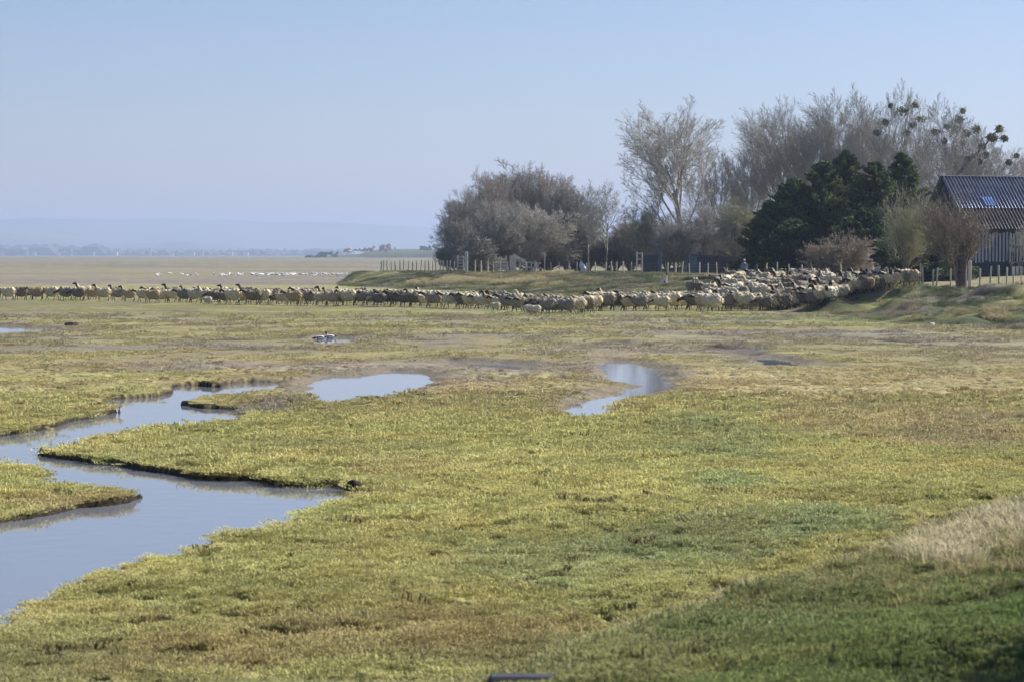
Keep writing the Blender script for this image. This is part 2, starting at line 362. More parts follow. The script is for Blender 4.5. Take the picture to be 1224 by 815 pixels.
def build_ground():
    D = [2.0]
    while D[-1] < 14600:
        d = D[-1]
        q = .010 if d < 12 else (.0027 if d < 75 else (.0035 if d < 150 else (.004 if d < 300 else (.012 if d < 600 else .06))))
        D.append(d * (1 + q))
    D = np.array([-40, -20, -8, -2, 0, 1] + D)
    s = np.concatenate([-np.geomspace(2.2, .262, 26), np.linspace(-.255, .255, 760), np.geomspace(.262, 2.2, 26)])
    DD, SS = np.meshgrid(D, s, indexing='ij')
    X = SS * (np.abs(DD) + 3) ; X = np.where(DD < 2, SS * 12, X) ; X = np.clip(X, -9600, 9600); Y = DD + 0 * SS
    nr, nc = X.shape; x, y = X.ravel(), Y.ravel()
    wsd = np.full(x.shape, -99.); m = (y < 140) & (y > 12) & (np.abs(x) < 60)
    wsd[m] = water_sd(x[m], y[m])
    z = height(x, y, True, wsd)
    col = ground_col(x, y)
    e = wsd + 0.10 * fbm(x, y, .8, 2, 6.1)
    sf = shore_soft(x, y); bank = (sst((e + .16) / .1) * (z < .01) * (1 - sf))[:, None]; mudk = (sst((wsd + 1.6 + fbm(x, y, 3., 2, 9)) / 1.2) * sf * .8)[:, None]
    rim = (sst((wsd + .5 + .4 * fbm(x, y, 1.5, 2, 3)) / .5) * .55)[:, None]
    col = col * (1 - rim) + GB * .85 * rim
    mr_ = (y > 55) & (y < 150) & (np.abs(x) < 40); on = sst(fbm(x[mr_], y[mr_], 7., 2, 91.) * 2.2 + .75)
    rk = (on * np.exp(-(np.maximum(rill_d(x[mr_], y[mr_]), 0) / .6) ** 2) * .8)[:, None]; col[mr_] = col[mr_] * (1 - rk) + np.array((.075, .062, .045)) * rk
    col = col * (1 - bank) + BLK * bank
    col = col * (1 - mudk) + MU * .8 * mudk
    i = np.arange(nr - 1)[:, None] * nc; j = np.arange(nc - 1)[None, :]
    a = i + j; Fq = np.stack([a, a + 1, a + nc + 1, a + nc], -1).reshape(-1, 4)
    m, nt, b = newmat('marsh_turf'); N, L = nt.nodes, nt.links
    at_ = N.new('ShaderNodeAttribute'); at_.attribute_name = 'turf'
    tc = N.new('ShaderNodeNewGeometry')
    def noise(sc, det=6):
        q = N.new('ShaderNodeTexNoise'); q.inputs['Scale'].default_value = sc; q.inputs['Detail'].default_value = det; q.inputs['Roughness'].default_value = .65
        L.new(tc.outputs['Position'], q.inputs[0]); return q
    n1, n2 = noise(1.3), noise(11.)
    def rng_(q, a, b2):
        r = N.new('ShaderNodeMapRange'); r.inputs[1].default_value = .3; r.inputs[2].default_value = .7; r.inputs[3].default_value = a; r.inputs[4].default_value = b2; L.new(q.outputs[0], r.inputs[0]); return r
    r1, r2 = rng_(n1, .72, 1.28), rng_(n2, .62, 1.38)
    mu = N.new('ShaderNodeMath'); mu.operation = 'MULTIPLY'; L.new(r1.outputs[0], mu.inputs[0]); L.new(r2.outputs[0], mu.inputs[1])
    vm = N.new('ShaderNodeVectorMath'); vm.operation = 'MULTIPLY'; L.new(at_.outputs['Color'], vm.inputs[0]); L.new(mu.outputs[0], vm.inputs[1])
    L.new(vm.outputs[0], b.inputs['Base Color']); b.inputs['Roughness'].default_value = .95; b.inputs['Specular IOR Level'].default_value = .1
    bp = N.new('ShaderNodeBump'); bp.inputs['Strength'].default_value = .9; bp.inputs['Distance'].default_value = .05; L.new(n2.outputs[0], bp.inputs['Height']); L.new(bp.outputs[0], b.inputs['Normal'])
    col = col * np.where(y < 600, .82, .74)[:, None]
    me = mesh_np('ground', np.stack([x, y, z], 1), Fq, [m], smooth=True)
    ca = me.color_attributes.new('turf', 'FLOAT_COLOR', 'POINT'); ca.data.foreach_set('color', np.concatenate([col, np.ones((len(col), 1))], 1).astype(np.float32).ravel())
    tag(link('ground', me), kind='structure')
build_ground()

# water: one level sheet under the cut channels
m, nt, b = newmat('still_water'); N, L = nt.nodes, nt.links
b.inputs['Base Color'].default_value = (.16, .17, .20, 1); b.inputs['Roughness'].default_value = .04; b.inputs['IOR'].default_value = 1.33
nz = N.new('ShaderNodeTexNoise'); nz.inputs['Scale'].default_value = 2.2; nz.inputs['Detail'].default_value = 3; g = N.new('ShaderNodeNewGeometry'); L.new(g.outputs['Position'], nz.inputs[0])
bp = N.new('ShaderNodeBump'); bp.inputs['Strength'].default_value = .25; bp.inputs['Distance'].default_value = .01; L.new(nz.outputs[0], bp.inputs['Height']); L.new(bp.outputs[0], b.inputs['Normal'])
gx = np.linspace(-45, 30, 40); gy = np.linspace(14, 138, 60); GX, GY = np.meshgrid(gx, gy); nn = np.arange(59)[:, None] * 40 + np.arange(39)[None]
tag(link('water', mesh_np('water', np.stack([GX.ravel(), GY.ravel(), np.full(GX.size, WZ)], 1), np.stack([nn, nn + 1, nn + 41, nn + 40], -1).reshape(-1, 4), [m])), kind='structure')

# ------------------------------------------------------------------ grass (scattered tufts)
def tuft_mesh(name, n, r, h, lean, wd, m, seed):
    g = np.random.default_rng(seed); a = g.random(n) * 2 * np.pi; rr = np.sqrt(g.random(n)) * r
    bx, by = rr * np.cos(a), rr * np.sin(a); hh = h * (.55 + .6 * g.random(n)) * (1 - .35 * rr / r)
    la = a + g.normal(0, .8, n); ln = lean * hh * (.3 + g.random(n)); wa = g.random(n) * np.pi; ww = wd * (.6 + .8 * g.random(n))
    V = np.zeros((n, 5, 3)); cx, sx = np.cos(wa) * ww / 2, np.sin(wa) * ww / 2
    V[:, 0] = np.stack([bx - cx, by - sx, -0.02 + 0 * hh], 1); V[:, 1] = np.stack([bx + cx, by + sx, -0.02 + 0 * hh], 1)
    mx, my = bx + np.cos(la) * ln * .4, by + np.sin(la) * ln * .4
    V[:, 2] = np.stack([mx + cx * .8, my + sx * .8, hh * .62], 1); V[:, 3] = np.stack([mx - cx * .8, my - sx * .8, hh * .62], 1)
    V[:, 4] = np.stack([bx + np.cos(la) * ln, by + np.sin(la) * ln, hh * (1 - .25 * lean)], 1)
    b = np.arange(n)[:, None] * 5
    Ft = np.concatenate([b + [[0, 1, 2]], b + [[0, 2, 3]], b + [[3, 2, 4]]], 0)
    me = mesh_np(name, V.reshape(-1, 3), Ft, [m]); return bpy.data.objects.new(name, me)
m_gr, nt, b = newmat('grass_blade'); N, L = nt.nodes, nt.links
ga = N.new('ShaderNodeAttribute'); ga.attribute_type = 'INSTANCER'; ga.attribute_name = 'tint'
gi = N.new('ShaderNodeNewGeometry'); mr = N.new('ShaderNodeMapRange'); mr.inputs[3].default_value = .9; mr.inputs[4].default_value = 1.12; L.new(gi.outputs['Random Per Island'], mr.inputs[0])
vm = N.new('ShaderNodeVectorMath'); vm.operation = 'MULTIPLY'; L.new(ga.outputs['Color'], vm.inputs[0]); L.new(mr.outputs[0], vm.inputs[1]); L.new(vm.outputs[0], b.inputs['Base Color'])
b.inputs['Roughness'].default_value = .9; b.inputs['Specular IOR Level'].default_value = .08
sc1 = N.new('ShaderNodeVectorMath'); sc1.operation = 'SCALE'; sc1.inputs['Scale'].default_value = .45; L.new(gi.outputs['Normal'], sc1.inputs[0])
ad1 = N.new('ShaderNodeVectorMath'); ad1.operation = 'ADD'; ad1.inputs[1].default_value = (0, 0, 1); L.new(sc1.outputs[0], ad1.inputs[0])
no1 = N.new('ShaderNodeVectorMath'); no1.operation = 'NORMALIZE'; L.new(ad1.outputs[0], no1.inputs[0]); L.new(no1.outputs[0], b.inputs['Normal'])
tr = N.new('ShaderNodeBsdfTranslucent'); L.new(vm.outputs[0], tr.inputs[0]); ms = N.new('ShaderNodeMixShader'); ms.inputs[0].default_value = .2
L.new(b.outputs[0], ms.inputs[1]); L.new(tr.outputs[0], ms.inputs[2]); L.new(ms.outputs[0], N['Material Output'].inputs[0])

def scatter(name, pos, sc, tint, templates, label=None):
    n = len(pos); me = bpy.data.meshes.new(name); me.vertices.add(n); me.vertices.foreach_set('co', np.asarray(pos, np.float32).ravel())
    def attr(nm, ty, dat, key='value'):
        a = me.attributes.new(nm, ty, 'POINT'); a.data.foreach_set(key, dat.ravel())
    rot = np.zeros((n, 3), np.float32); rot[:, 2] = rng.random(n) * 6.283; rot[:, :2] = rng.normal(0, .12, (n, 2))
    attr('rot', 'FLOAT_VECTOR', rot, 'vector'); attr('sc', 'FLOAT_VECTOR', np.asarray(sc, np.float32), 'vector')
    attr('tint', 'FLOAT_COLOR', np.concatenate([tint, np.ones((n, 1))], 1).astype(np.float32), 'color')
    attr('pick', 'INT', rng.integers(0, len(templates), n).astype(np.int32))
    o = link(name, me); tag(o, label, kind='stuff')
    ng = bpy.data.node_groups.new(name, 'GeometryNodeTree')
    ng.interface.new_socket('Geometry', in_out='INPUT', socket_type='NodeSocketGeometry'); ng.interface.new_socket('Geometry', in_out='OUTPUT', socket_type='NodeSocketGeometry')
    N, L = ng.nodes, ng.links; gi, go = N.new('NodeGroupInput'), N.new('NodeGroupOutput'); jn = N.new('GeometryNodeJoinGeometry')
    def na(nm, ty): q = N.new('GeometryNodeInputNamedAttribute'); q.data_type = ty; q.inputs['Name'].default_value = nm; return q
    ar, asc, ap = na('rot', 'FLOAT_VECTOR'), na('sc', 'FLOAT_VECTOR'), na('pick', 'INT')
    for k, t in enumerate(templates):
        oi = N.new('GeometryNodeObjectInfo'); oi.inputs['Object'].default_value = t; oi.inputs['As Instance'].default_value = False
        cmp_ = N.new('FunctionNodeCompare'); cmp_.data_type = 'INT'; cmp_.operation = 'EQUAL'
        L.new(ap.outputs['Attribute'], cmp_.inputs[2]); cmp_.inputs[3].default_value = k
        ip = N.new('GeometryNodeInstanceOnPoints'); L.new(gi.outputs[0], ip.inputs['Points']); L.new(cmp_.outputs[0], ip.inputs['Selection'])
        L.new(oi.outputs['Geometry'], ip.inputs['Instance']); L.new(ar.outputs['Attribute'], ip.inputs['Rotation']); L.new(asc.outputs['Attribute'], ip.inputs['Scale'])
        L.new(ip.outputs[0], jn.inputs[0])
    L.new(jn.outputs[0], go.inputs[0]); md = o.modifiers.new('scatter', 'NODES'); md.node_group = ng
    return o
turf_t = [tuft_mesh('turf_tuft', 90, .16, .036, 2.0, .009, m_gr, k) for k in range(4)]
tall_t = [tuft_mesh('tall_tuft', 46, .17, .34, .8, .008, m_gr, 20 + k) for k in range(3)]

def spread(n, y0, y1, p):
    """random plan positions, density ~ 1/y**p, inside the visible fan"""
    u = rng.random(n); k = 2 - p
    y = (y0 ** k + u * (y1 ** k - y0 ** k)) ** (1 / k); x = (rng.random(n) - .5) * 2 * .25 * (y + 2)
    return x, y
x, y = spread(190000, 12.5, 66, 1.3)
ws = water_sd(x, y); ok = ws < -.06; x, y, ws = x[ok], y[ok], ws[ok]
dn = fbm(x, y, .75, 3, 3.3) - sst((fbm(x, y, .6, 2, 77.) - .17) / .16) * 1.0; ok = rng.random(len(x)) < np.clip(.62 + dn * 1.5, .06, 1) * np.clip((62 - y) / 26, 0, 1); x, y, ws = x[ok], y[ok], ws[ok]
z = height(x, y); c = ground_col(x, y)
c = c * (1.42 + .16 * (rng.random((len(x), 1)) - .5)); st_ = rng.random(len(x)) < .12; c[st_] = c[st_] * .85 + ST * .12
s0 = (.75 + .7 * rng.random(len(x))) * np.clip(y / 32, .8, 1.5); s0 *= 1 + .5 * np.clip(fbm(x, y, 2.5, 2, 8), -.6, .8)
sd_ = dyke_s(x, y); hz = s0 * np.where(sd_ > 1.5, 1.5, .85) * np.clip(-ws / .5, .45, 1)
nx_ = 1500; xd, yd = spread(nx_, 16, 60, 1.2); okd = (water_sd(xd, yd) < -.3) & (fbm(xd, yd, 3., 2, 40.) > -.15); xd, yd = xd[okd], yd[okd]
x = np.concatenate([x, xd]); y = np.concatenate([y, yd]); z = np.concatenate([z, height(xd, yd)]); cd = np.array([(.10, .12, .045), (.17, .15, .07), (.30, .28, .12), (.13, .10, .055)])[rng.integers(0, 4, len(xd))]
c = np.concatenate([c, cd]); sdk = 1.0 + rng.random(len(xd)) * .9; s0 = np.concatenate([s0, sdk]); hz = np.concatenate([hz, sdk * .95])
scatter('grass', np.stack([x, y, z], 1), np.stack([s0, s0, hz], 1), np.clip(c, .01, .8), turf_t, 'short salt marsh turf, yellow green and olive, in low tussocks')

x, y = spread(30000, 48, 138, 1.0); ws = water_sd(x, y)
ok = (ws < -.5) & (rng.random(len(x)) < np.clip((y - 48) / 20, 0, 1) * np.clip(.25 + fbm(x, y, 4.5, 3, 15.) * 2.4, .02, 1)) & (sdist(x, y, toe) < 0) & (rill_d(x, y) > .6); x, y = x[ok], y[ok]
c = ground_col(x, y) * (1.35 + .4 * (rng.random((len(x), 1)) - .5)); s0 = (1.2 + 1.0 * rng.random(len(x))) * np.clip(y / 90, .8, 1.4)
scatter('sparse_grass', np.stack([x, y, height(x, y)], 1), np.stack([s0 * 1.5, s0 * 1.5, s0 * .6], 1), np.clip(c, .01, .8), turf_t, 'sparser low turf on the flat marsh beyond the pools')
# tall straw grass: the pale stand on the dyke shoulder, wisps along it, and clumps by the fence
Xs, Ys, Sc, Co = [], [], [], []
def straw_patch(u, v, ru, rv, n, s, col, smooth=True, dy=None):
    cx, cy = hit(u, v)
    for i in range(n):
        a = random.random() * 6.283; r = random.random() ** .5
        px, py = cx + math.cos(a) * r * ru * cy / F, cy + math.sin(a) * r * (dy if dy else rv * cy * cy / (F * H))
        Xs.append(px); Ys.append(py); Sc.append(s * random.uniform(.6, 1.25)); Co.append(np.array(col) * random.uniform(.75, 1.2))
SW = (.60, .54, .34)
straw_patch(1185, 640, 56, 16, 70, .75, SW, dy=2.2); straw_patch(1130, 664, 34, 10, 90, .7, SW, dy=1.0); straw_patch(1218, 622, 30, 10, 40, .8, SW, dy=1.6); straw_patch(1170, 650, 120, 16, 130, .6, (.44,.38,.2), dy=3.5); straw_patch(1100, 690, 120, 16, 70, .5, (.34,.31,.15), dy=2.5)
for t in np.linspace(0, 1, 90):   # wisps along the shoulder
    bx, by = 0.6 + t * 6.6, 19.5 + t * 12.6
    for k in range(8):
        Xs.append(bx + random.gauss(.15, .3)); Ys.append(by + random.gauss(0, .35)); Sc.append(random.uniform(.3, .75) * (1.25 if random.random() < .15 else 1)); Co.append(np.array(random.choice([(.3,.27,.15),(.12,.12,.05),(.09,.11,.045),(.5,.44,.28),(.42,.36,.22)])))
for (u, v, n, s, ru, dy) in [(1190,383,60,1.6,10,1.2),(1145,372,24,1.0,12,1.5),(1100,366,20,.9,18,2),(700,335,30,1.2,20,3),(480,343,0,1,1,1),
     (560,336,170,1.9,32,4),(535,338,120,1.7,24,4),(620,338,170,1.9,32,4),(655,341,60,1.5,20,4),(600,330,120,1.9,42,3),(665,328,90,1.9,22,3),(575,325,90,1.9,15,2),(500,338,60,1.6,12,4),
     (1060,352,25,.8,30,3),(1210,372,18,1.2,12,2),(820,332,70,1.0,40,2),(870,334,40,1.0,20,2)]:
    if n: straw_patch(u, v, ru, 1, n, s, (.42, .36, .21), dy=dy)
Xs, Ys = np.array(Xs), np.array(Ys); Sc = np.array(Sc)
scatter('dry_grass', np.stack([Xs, Ys, height(Xs, Ys)], 1), np.stack([Sc * 1.1, Sc * 1.1, Sc], 1), np.array(Co), tall_t, 'tall pale straw coloured grass standing in loose clumps')
# rough green grass on the inland embankment
xs, ys = [], []
while len(xs) < 9000:
    a, b = rng.random(20000) * 60 - 24, rng.random(20000) * 190 + 96
    dt, di = sdist(a, b, toe), -sdist(a, b, inner); k = (dt > .5) & (di > -2) & (np.abs(a) < .23 * b) & (rng.random(20000) < np.clip(.35 + fbm(a, b, 3., 2, 5.) * 1.8, 0.03, 1) * np.clip(170 / b, .3, 1.2) ** 1.5)
    xs += list(a[k]); ys += list(b[k])
xs, ys = np.array(xs), np.array(ys); sc_ = (.5 + .6 * rng.random(len(xs))) * np.clip(ys / 150, .8, 1.4); cc = ground_col(xs, ys) * (1.1 + .5 * (rng.random((len(xs), 1)) - .5))
scatter('rough_grass', np.stack([xs, ys, height(xs, ys)], 1), np.stack([sc_ * 1.5, sc_ * 1.5, sc_ * .75], 1), cc, tall_t, 'rough dull green grass covering the inland embankment')

# ------------------------------------------------------------------ trees
def grow_bare(seed, height_=10, trunk=.25, levels=(6, 6, 5, 6, 4), ang=(35, 32, 34, 38, 42), ratio=(.62, .58, .58, .55, .5), r0=.2, up=.25, nseg=(5, 4, 3, 2, 1, 1), tw=.010, multi=1, first=.55, lean=(0, 0)):
    g = random.Random(seed); S = [[], []]
    def rec(p, d, L, r, lv):
        ns = nseg[lv]; pts = [p]; q = d.copy()
        for i in range(ns):
            q = (q + Vector((g.gauss(0, .10), g.gauss(0, .10), g.gauss(0, .06) + up * (.22 if lv <= 1 else .05))) * (.6 if lv == 0 else 1)).normalized()
            pts.append(pts[-1] + q * (L / ns))
        r1 = max(r * (.45 if lv else .5), tw)
        for i in range(ns):
            a = r + (r1 - r) * i / ns; b = r + (r1 - r) * (i + 1) / ns
            S[0 if lv <= 1 else 1].append((pts[i], pts[i + 1], max(a, tw), max(b, tw)))
        if lv >= len(levels): return
        n = levels[lv]
        for k in range(n):
            f = (first if lv == 0 else .25) + (1 - (first if lv == 0 else .25)) * (k + g.random() * .8) / n
            f = min(f, .999); i = int(f * ns); pos = pts[i].lerp(pts[i + 1], f * ns - i)
            dd = (pts[i + 1] - pts[i]).normalized(); a = R(ang[lv] * g.uniform(.55, 1.25)); az = k * 2.4 + g.random() * 1.2
            side = dd.orthogonal().normalized(); side.rotate(Matrix.Rotation(az, 3, dd))
            nd = (dd * math.cos(a) + side * math.sin(a)); nd.z += up * (.4 if lv <= 1 else .08); nd.normalize()
            rec(pos, nd, L * ratio[lv] * g.uniform(.75, 1.2) * (1.15 - .35 * f if lv else 1), max((r + (r1 - r) * f) * .6, tw), lv + 1)
    for k in range(multi):
        a = k / max(multi, 1) * 6.283 + g.random()
        o = Vector((math.cos(a), math.sin(a), 0)) * (.25 if multi > 1 else 0)
        d = Vector((o.x * 1.0 + lean[0], o.y * 1.0 + lean[1], 1)).normalized()
        rec(o * .6, d, height_ * .5 * g.uniform(.85, 1.1), r0, 0)
    out = []
    for s in S:
        A = np.array([tuple(q[0]) + tuple(q[1]) + (q[2], q[3]) for q in s]); out.append(A)
    allp = np.concatenate([out[0], out[1]]); zmax = np.percentile(allp[:, 5], 99.7)
    rad = np.percentile(np.hypot(allp[:, 3], allp[:, 4]), 90)
    return out, zmax, rad
bark = mat('pale_bark', (.30, .28, .24), .9, .35, 4, bump=.4); bark_d = mat('grey_brown_bark', (.17, .145, .12), .9, .35, 4, bump=.4)
twigm = mat('grey_twigs', (.33, .315, .275), .9, .25, 1.5); twigp = mat('pale_twigs', (.42, .40, .35), .9, .25, 1.5); twigb = mat('brown_twigs', (.23, .195, .15), .9, .25, 1.5); twigr = mat('red_brown_twigs', (.40, .355, .305), .9, .25, 1.5); twigo = mat('olive_twigs', (.34, .33, .22), .9, .3, 1.5)
def template(spec, mt, mtw):
    (A, B), zm, rad = grow_bare(**spec)
    V, Fq = tubes(A[:, :3], A[:, 3:6], A[:, 6], A[:, 7], 6); tm = mesh_np('trunk', V, Fq, [mt], smooth=True)
    V, Fq = tubes(B[:, :3], B[:, 3:6], B[:, 6], B[:, 7], 3); cm = mesh_np('crown', V, Fq, [mtw])
    return tm, cm, zm, rad
TP = {
 'poplar': template(dict(seed=3, height_=16, levels=(9, 7, 6, 6, 4), ang=(40, 30, 30, 34, 40), ratio=(.85, .6, .55, .5, .5), r0=.26, up=.5, first=.28, tw=.013), bark, twigp),
 'poplar2': template(dict(seed=11, height_=15, levels=(8, 7, 6, 6, 4), ang=(32, 28, 30, 36, 40), ratio=(.85, .6, .55, .5, .5), r0=.24, up=.55, first=.3, tw=.013, multi=2), bark, twigp),
 'round': template(dict(seed=5, height_=10, levels=(9, 7, 6, 6, 5), ang=(42, 38, 38, 40, 44), ratio=(.72, .62, .55, .5, .45), r0=.14, up=.3, first=.12, tw=.012, multi=3), bark_d, twigm),
 'round2': template(dict(seed=8, height_=10, levels=(9, 7, 6, 6, 5), ang=(48, 40, 38, 40, 44), ratio=(.75, .62, .55, .5, .45), r0=.14, up=.25, first=.1, tw=.012, multi=3), bark_d, twigm),
 'open': template(dict(seed=14, height_=10, levels=(6, 6, 5, 5, 4), ang=(45, 40, 38, 40, 42), ratio=(.75, .6, .55, .5, .5), r0=.16, up=.3, first=.35, tw=.011, multi=1), bark, twigm),
 'wide': template(dict(seed=21, height_=14, levels=(9, 7, 6, 6, 4), ang=(55, 42, 38, 38, 40), ratio=(.9, .62, .55, .5, .5), r0=.28, up=.3, first=.25, tw=.014), bark_d, twigm),
 'bush': template(dict(seed=31, height_=3, levels=(6, 6, 5, 5), ang=(40, 35, 35, 40), ratio=(.8, .6, .55, .5), r0=.04, up=.1, first=.05, nseg=(4, 3, 2, 1, 1), tw=.008, multi=9), bark_d, twigm),
 'pollard': template(dict(seed=41, height_=4, levels=(14, 7, 6, 5), ang=(30, 32, 34, 38), ratio=(1.15, .62, .55, .5), r0=.10, up=.5, first=.22, nseg=(4, 4, 3, 2, 1), tw=.006, multi=2), bark_d, twigo),
}
_c = {}
def variant(kind, mtw):
    key = (kind, mtw.name)
    if key not in _c:
        tm, cm, zm, rad = TP[kind]; c2 = cm.copy(); c2.materials.clear(); c2.materials.append(mtw); _c[key] = (tm, c2, zm, rad)
    return _c[key]
def bare(name, u, ytop, wpx, D, kind, label, cat='tree', group=None, mtw=None, rz=None):
    x, y = pl(u, D); zb = zat(x, y) - .05; ztop = H + (304.5 - ytop) / F * D; hh = ztop - zb; rr = wpx / 2 / F * D
    tm, cm, zm, rad = variant(kind, mtw) if mtw else TP[kind]
    e = empty(name, (x, y, zb), random.random() * 6.28 if rz is None else rz, label=label, cat=cat, group=group)
    e.scale = (rr / rad, rr / rad, hh / zm)
    link('trunk', tm, e); link('crown', cm, e)
    if u == 1149:   # the thick old bole of the pollard
        P = [(0, 0, -.2), (.02, 0, .5), (.05, .02, 1.1), (0, 0, 1.7), (-.05, 0, 2.1)]; rr_ = [.42, .34, .32, .36, .22]; V, Fq = tubes(P[:-1], P[1:], rr_[:-1], rr_[1:], 9)
        o = link('bole', mesh_np('bole', V, Fq, [mat('dark_bole_bark', (.09, .08, .07), .9, .4, 5, bump=.6)], smooth=True)); o.parent = e; o.scale = [1 / q for q in e.scale]
    return e
TG = 'bare trees of the left thicket'
bare('bare_tree', 552, 232, 56, 292, 'round', 'lowest bare bushy tree at the left end of the thicket', group=TG)
bare('bare_tree', 578, 207, 66, 305, 'round2', 'bare rounded tree near the left end of the thicket, behind the pale gate post', group=TG, mtw=twigr)
bare('bare_tree', 614, 197, 76, 312, 'round', 'tallest bare rounded tree of the left thicket, above the timber loading ramp', group=TG)
bare('bare_tree', 646, 206, 66, 308, 'round2', 'bare rounded tree in the middle of the thicket, right of the tallest one', group=TG, mtw=twigr)
bare('bare_tree', 676, 214, 56, 302, 'round', 'bare reddish grey tree on the right shoulder of the thicket', group=TG)
bare('bare_tree', 560, 262, 60, 288, 'round2', 'low bare bush below the left end of the thicket', 'bush', 'low bare bushes along the fence', mtw=twigm)
bare('bare_tree', 632, 245, 74, 292, 'round', 'pale grey bare bush in front of the thicket beside the loading ramp', 'bush', 'low bare bushes along the fence', mtw=twigp)
bare('bare_tree', 592, 240, 70, 290, 'round2', 'grey bare bush in front of the thicket behind the timber panel', 'bush', 'low bare bushes along the fence', mtw=twigp)
bare('bare_tree', 724, 217, 56, 296, 'open', 'open branched bare tree with a pale trunk standing right of the thicket', rz=1.2)
bare('slender_tree', 704, 238, 36, 285, 'open', 'slender bare tree with a pale lit trunk above the white sack')
bare('bare_tree', 690, 255, 60, 300, 'round', 'low dark bare bush behind the white sack', 'bush', 'low bare bushes along the fence', mtw=twigm)
bare('bare_tree', 752, 262, 52, 300, 'round', 'low brown bare bush left of the green tank', 'bush', 'low bare bushes along the fence', mtw=twigr)
bare('bare_tree', 821, 121, 150, 282, 'poplar', 'tall pale bare tree with upswept branches, standing apart left of the conifers', rz=.6)
bare('bare_tree', 862, 178, 90, 300, 'wide', 'shorter bare tree just right of the tall pale upswept tree', mtw=twigp)
bare('bare_tree', 775, 250, 56, 284, 'round2', 'olive bare bush under the left side of the tall pale tree', 'bush', 'low bare bushes along the fence', mtw=twigo)
bare('bare_tree', 808, 262, 56, 275, 'round', 'bare bush at the foot of the tall pale tree', 'bush', 'low bare bushes along the fence', mtw=twigm)
bare('bare_tree', 842, 244, 62, 278, 'round2', 'pale olive bare bush behind the dark low shed', 'bush', 'low bare bushes along the fence', mtw=twigp)
bare('bare_tree', 880, 240, 60, 268, 'round', 'bare bush against the left edge of the conifers', 'bush', 'low bare bushes along the fence', mtw=twigo)
bare('bare_tree', 908, 133, 92, 300, 'poplar2', 'bare pale tree above the left conifer, leftmost of the tall row behind them', group='tall bare trees behind the conifers')
bare('bare_tree', 950, 122, 96, 296, 'poplar', 'bare tall tree behind the conifers, second of the tall row', group='tall bare trees behind the conifers', rz=2.5, mtw=twigm)
bare('bare_tree', 992, 116, 100, 290, 'poplar2', 'bare tall tree directly behind the highest conifer tip', group='tall bare trees behind the conifers', rz=2.0, mtw=twigm)
bare('bare_tree', 1032, 110, 110, 285, 'wide', 'broad bare tree behind the right conifers, left of the mistletoe trees', group='tall bare trees behind the conifers', mtw=twigm)
bare('bare_tree', 1155, 190, 90, 262, 'wide', 'low bare tree rising just behind the barn ridge', mtw=twigp)
bare('bare_tree', 1222, 178, 60, 300, 'wide', 'distant bare treetop above the barn ridge at the right edge', mtw=twigr)
bare('bare_tree', 1098, 215, 80, 215, 'wide', 'bare tree filling the space between the conifers and the barn gable', mtw=twigm)
bare('bare_shrub', 1001, 278, 78, 176, 'bush', 'reddish pale leafless shrub rising over the packed sheep', 'shrub', mtw=mat('tan_twigs', (.30, .255, .20), .9, .25, 1.5))
bare('pollard_tree', 1079, 222, 78, 168, 'pollard', 'small bare tree with a fan of upright shoots behind the last sheep', 'tree', mtw=twigo)
bare('pollard_tree', 1149, 226, 92, 151.5, 'pollard', 'bare pollard with a thick dark trunk at the fence in front of the barn', 'tree', mtw=twigb, rz=.5)
bare('sapling', 1221, 258, 26, 149, 'open', 'thin pale forked sapling in the fence at the right edge', 'tree', mtw=twigp)

for u, yt, w_, D, mt_, lab in [(566,280,56,286,twigm,'low tangled bush at the foot of the thicket right of the stout gate post'),(610,276,60,296,twigo,'low tangled bush behind the loading ramp'),(655,274,64,296,twigm,'low dark bush at the foot of the thicket right of the loading ramp'),
        (690,276,50,300,twigm,'low dark bush behind the sack'),(735,272,60,302,twigm,'low dark bush between the sack and the tall gate frame'),(780,270,60,300,twigm,'low bush behind the green container'),(830,266,60,292,twigr,'low reddish bush behind the low shed'),(872,262,50,280,twigo,'low olive bush between the low shed and the conifers'),
        (536,288,30,290,twigm,'lowest outlying bush at the left tip of the thicket'),(1125,272,60,205,twigm,'low bush between the dark evergreen and the barn')]:
    bare('bare_bush', u, yt, w_, D, 'bush', lab, 'bush', 'low bare bushes along the fence', mtw=mt_)
for i, u in enumerate(range(545, 890, 23)):
    bare('bramble', u + random.uniform(-4, 4), random.uniform(284, 292), 46, 303 + random.uniform(-5, 8), 'bush', 'dense dark bramble in the unbroken row at the foot of the grove', 'bush', 'brambles at the foot of the grove', mtw=twigb)
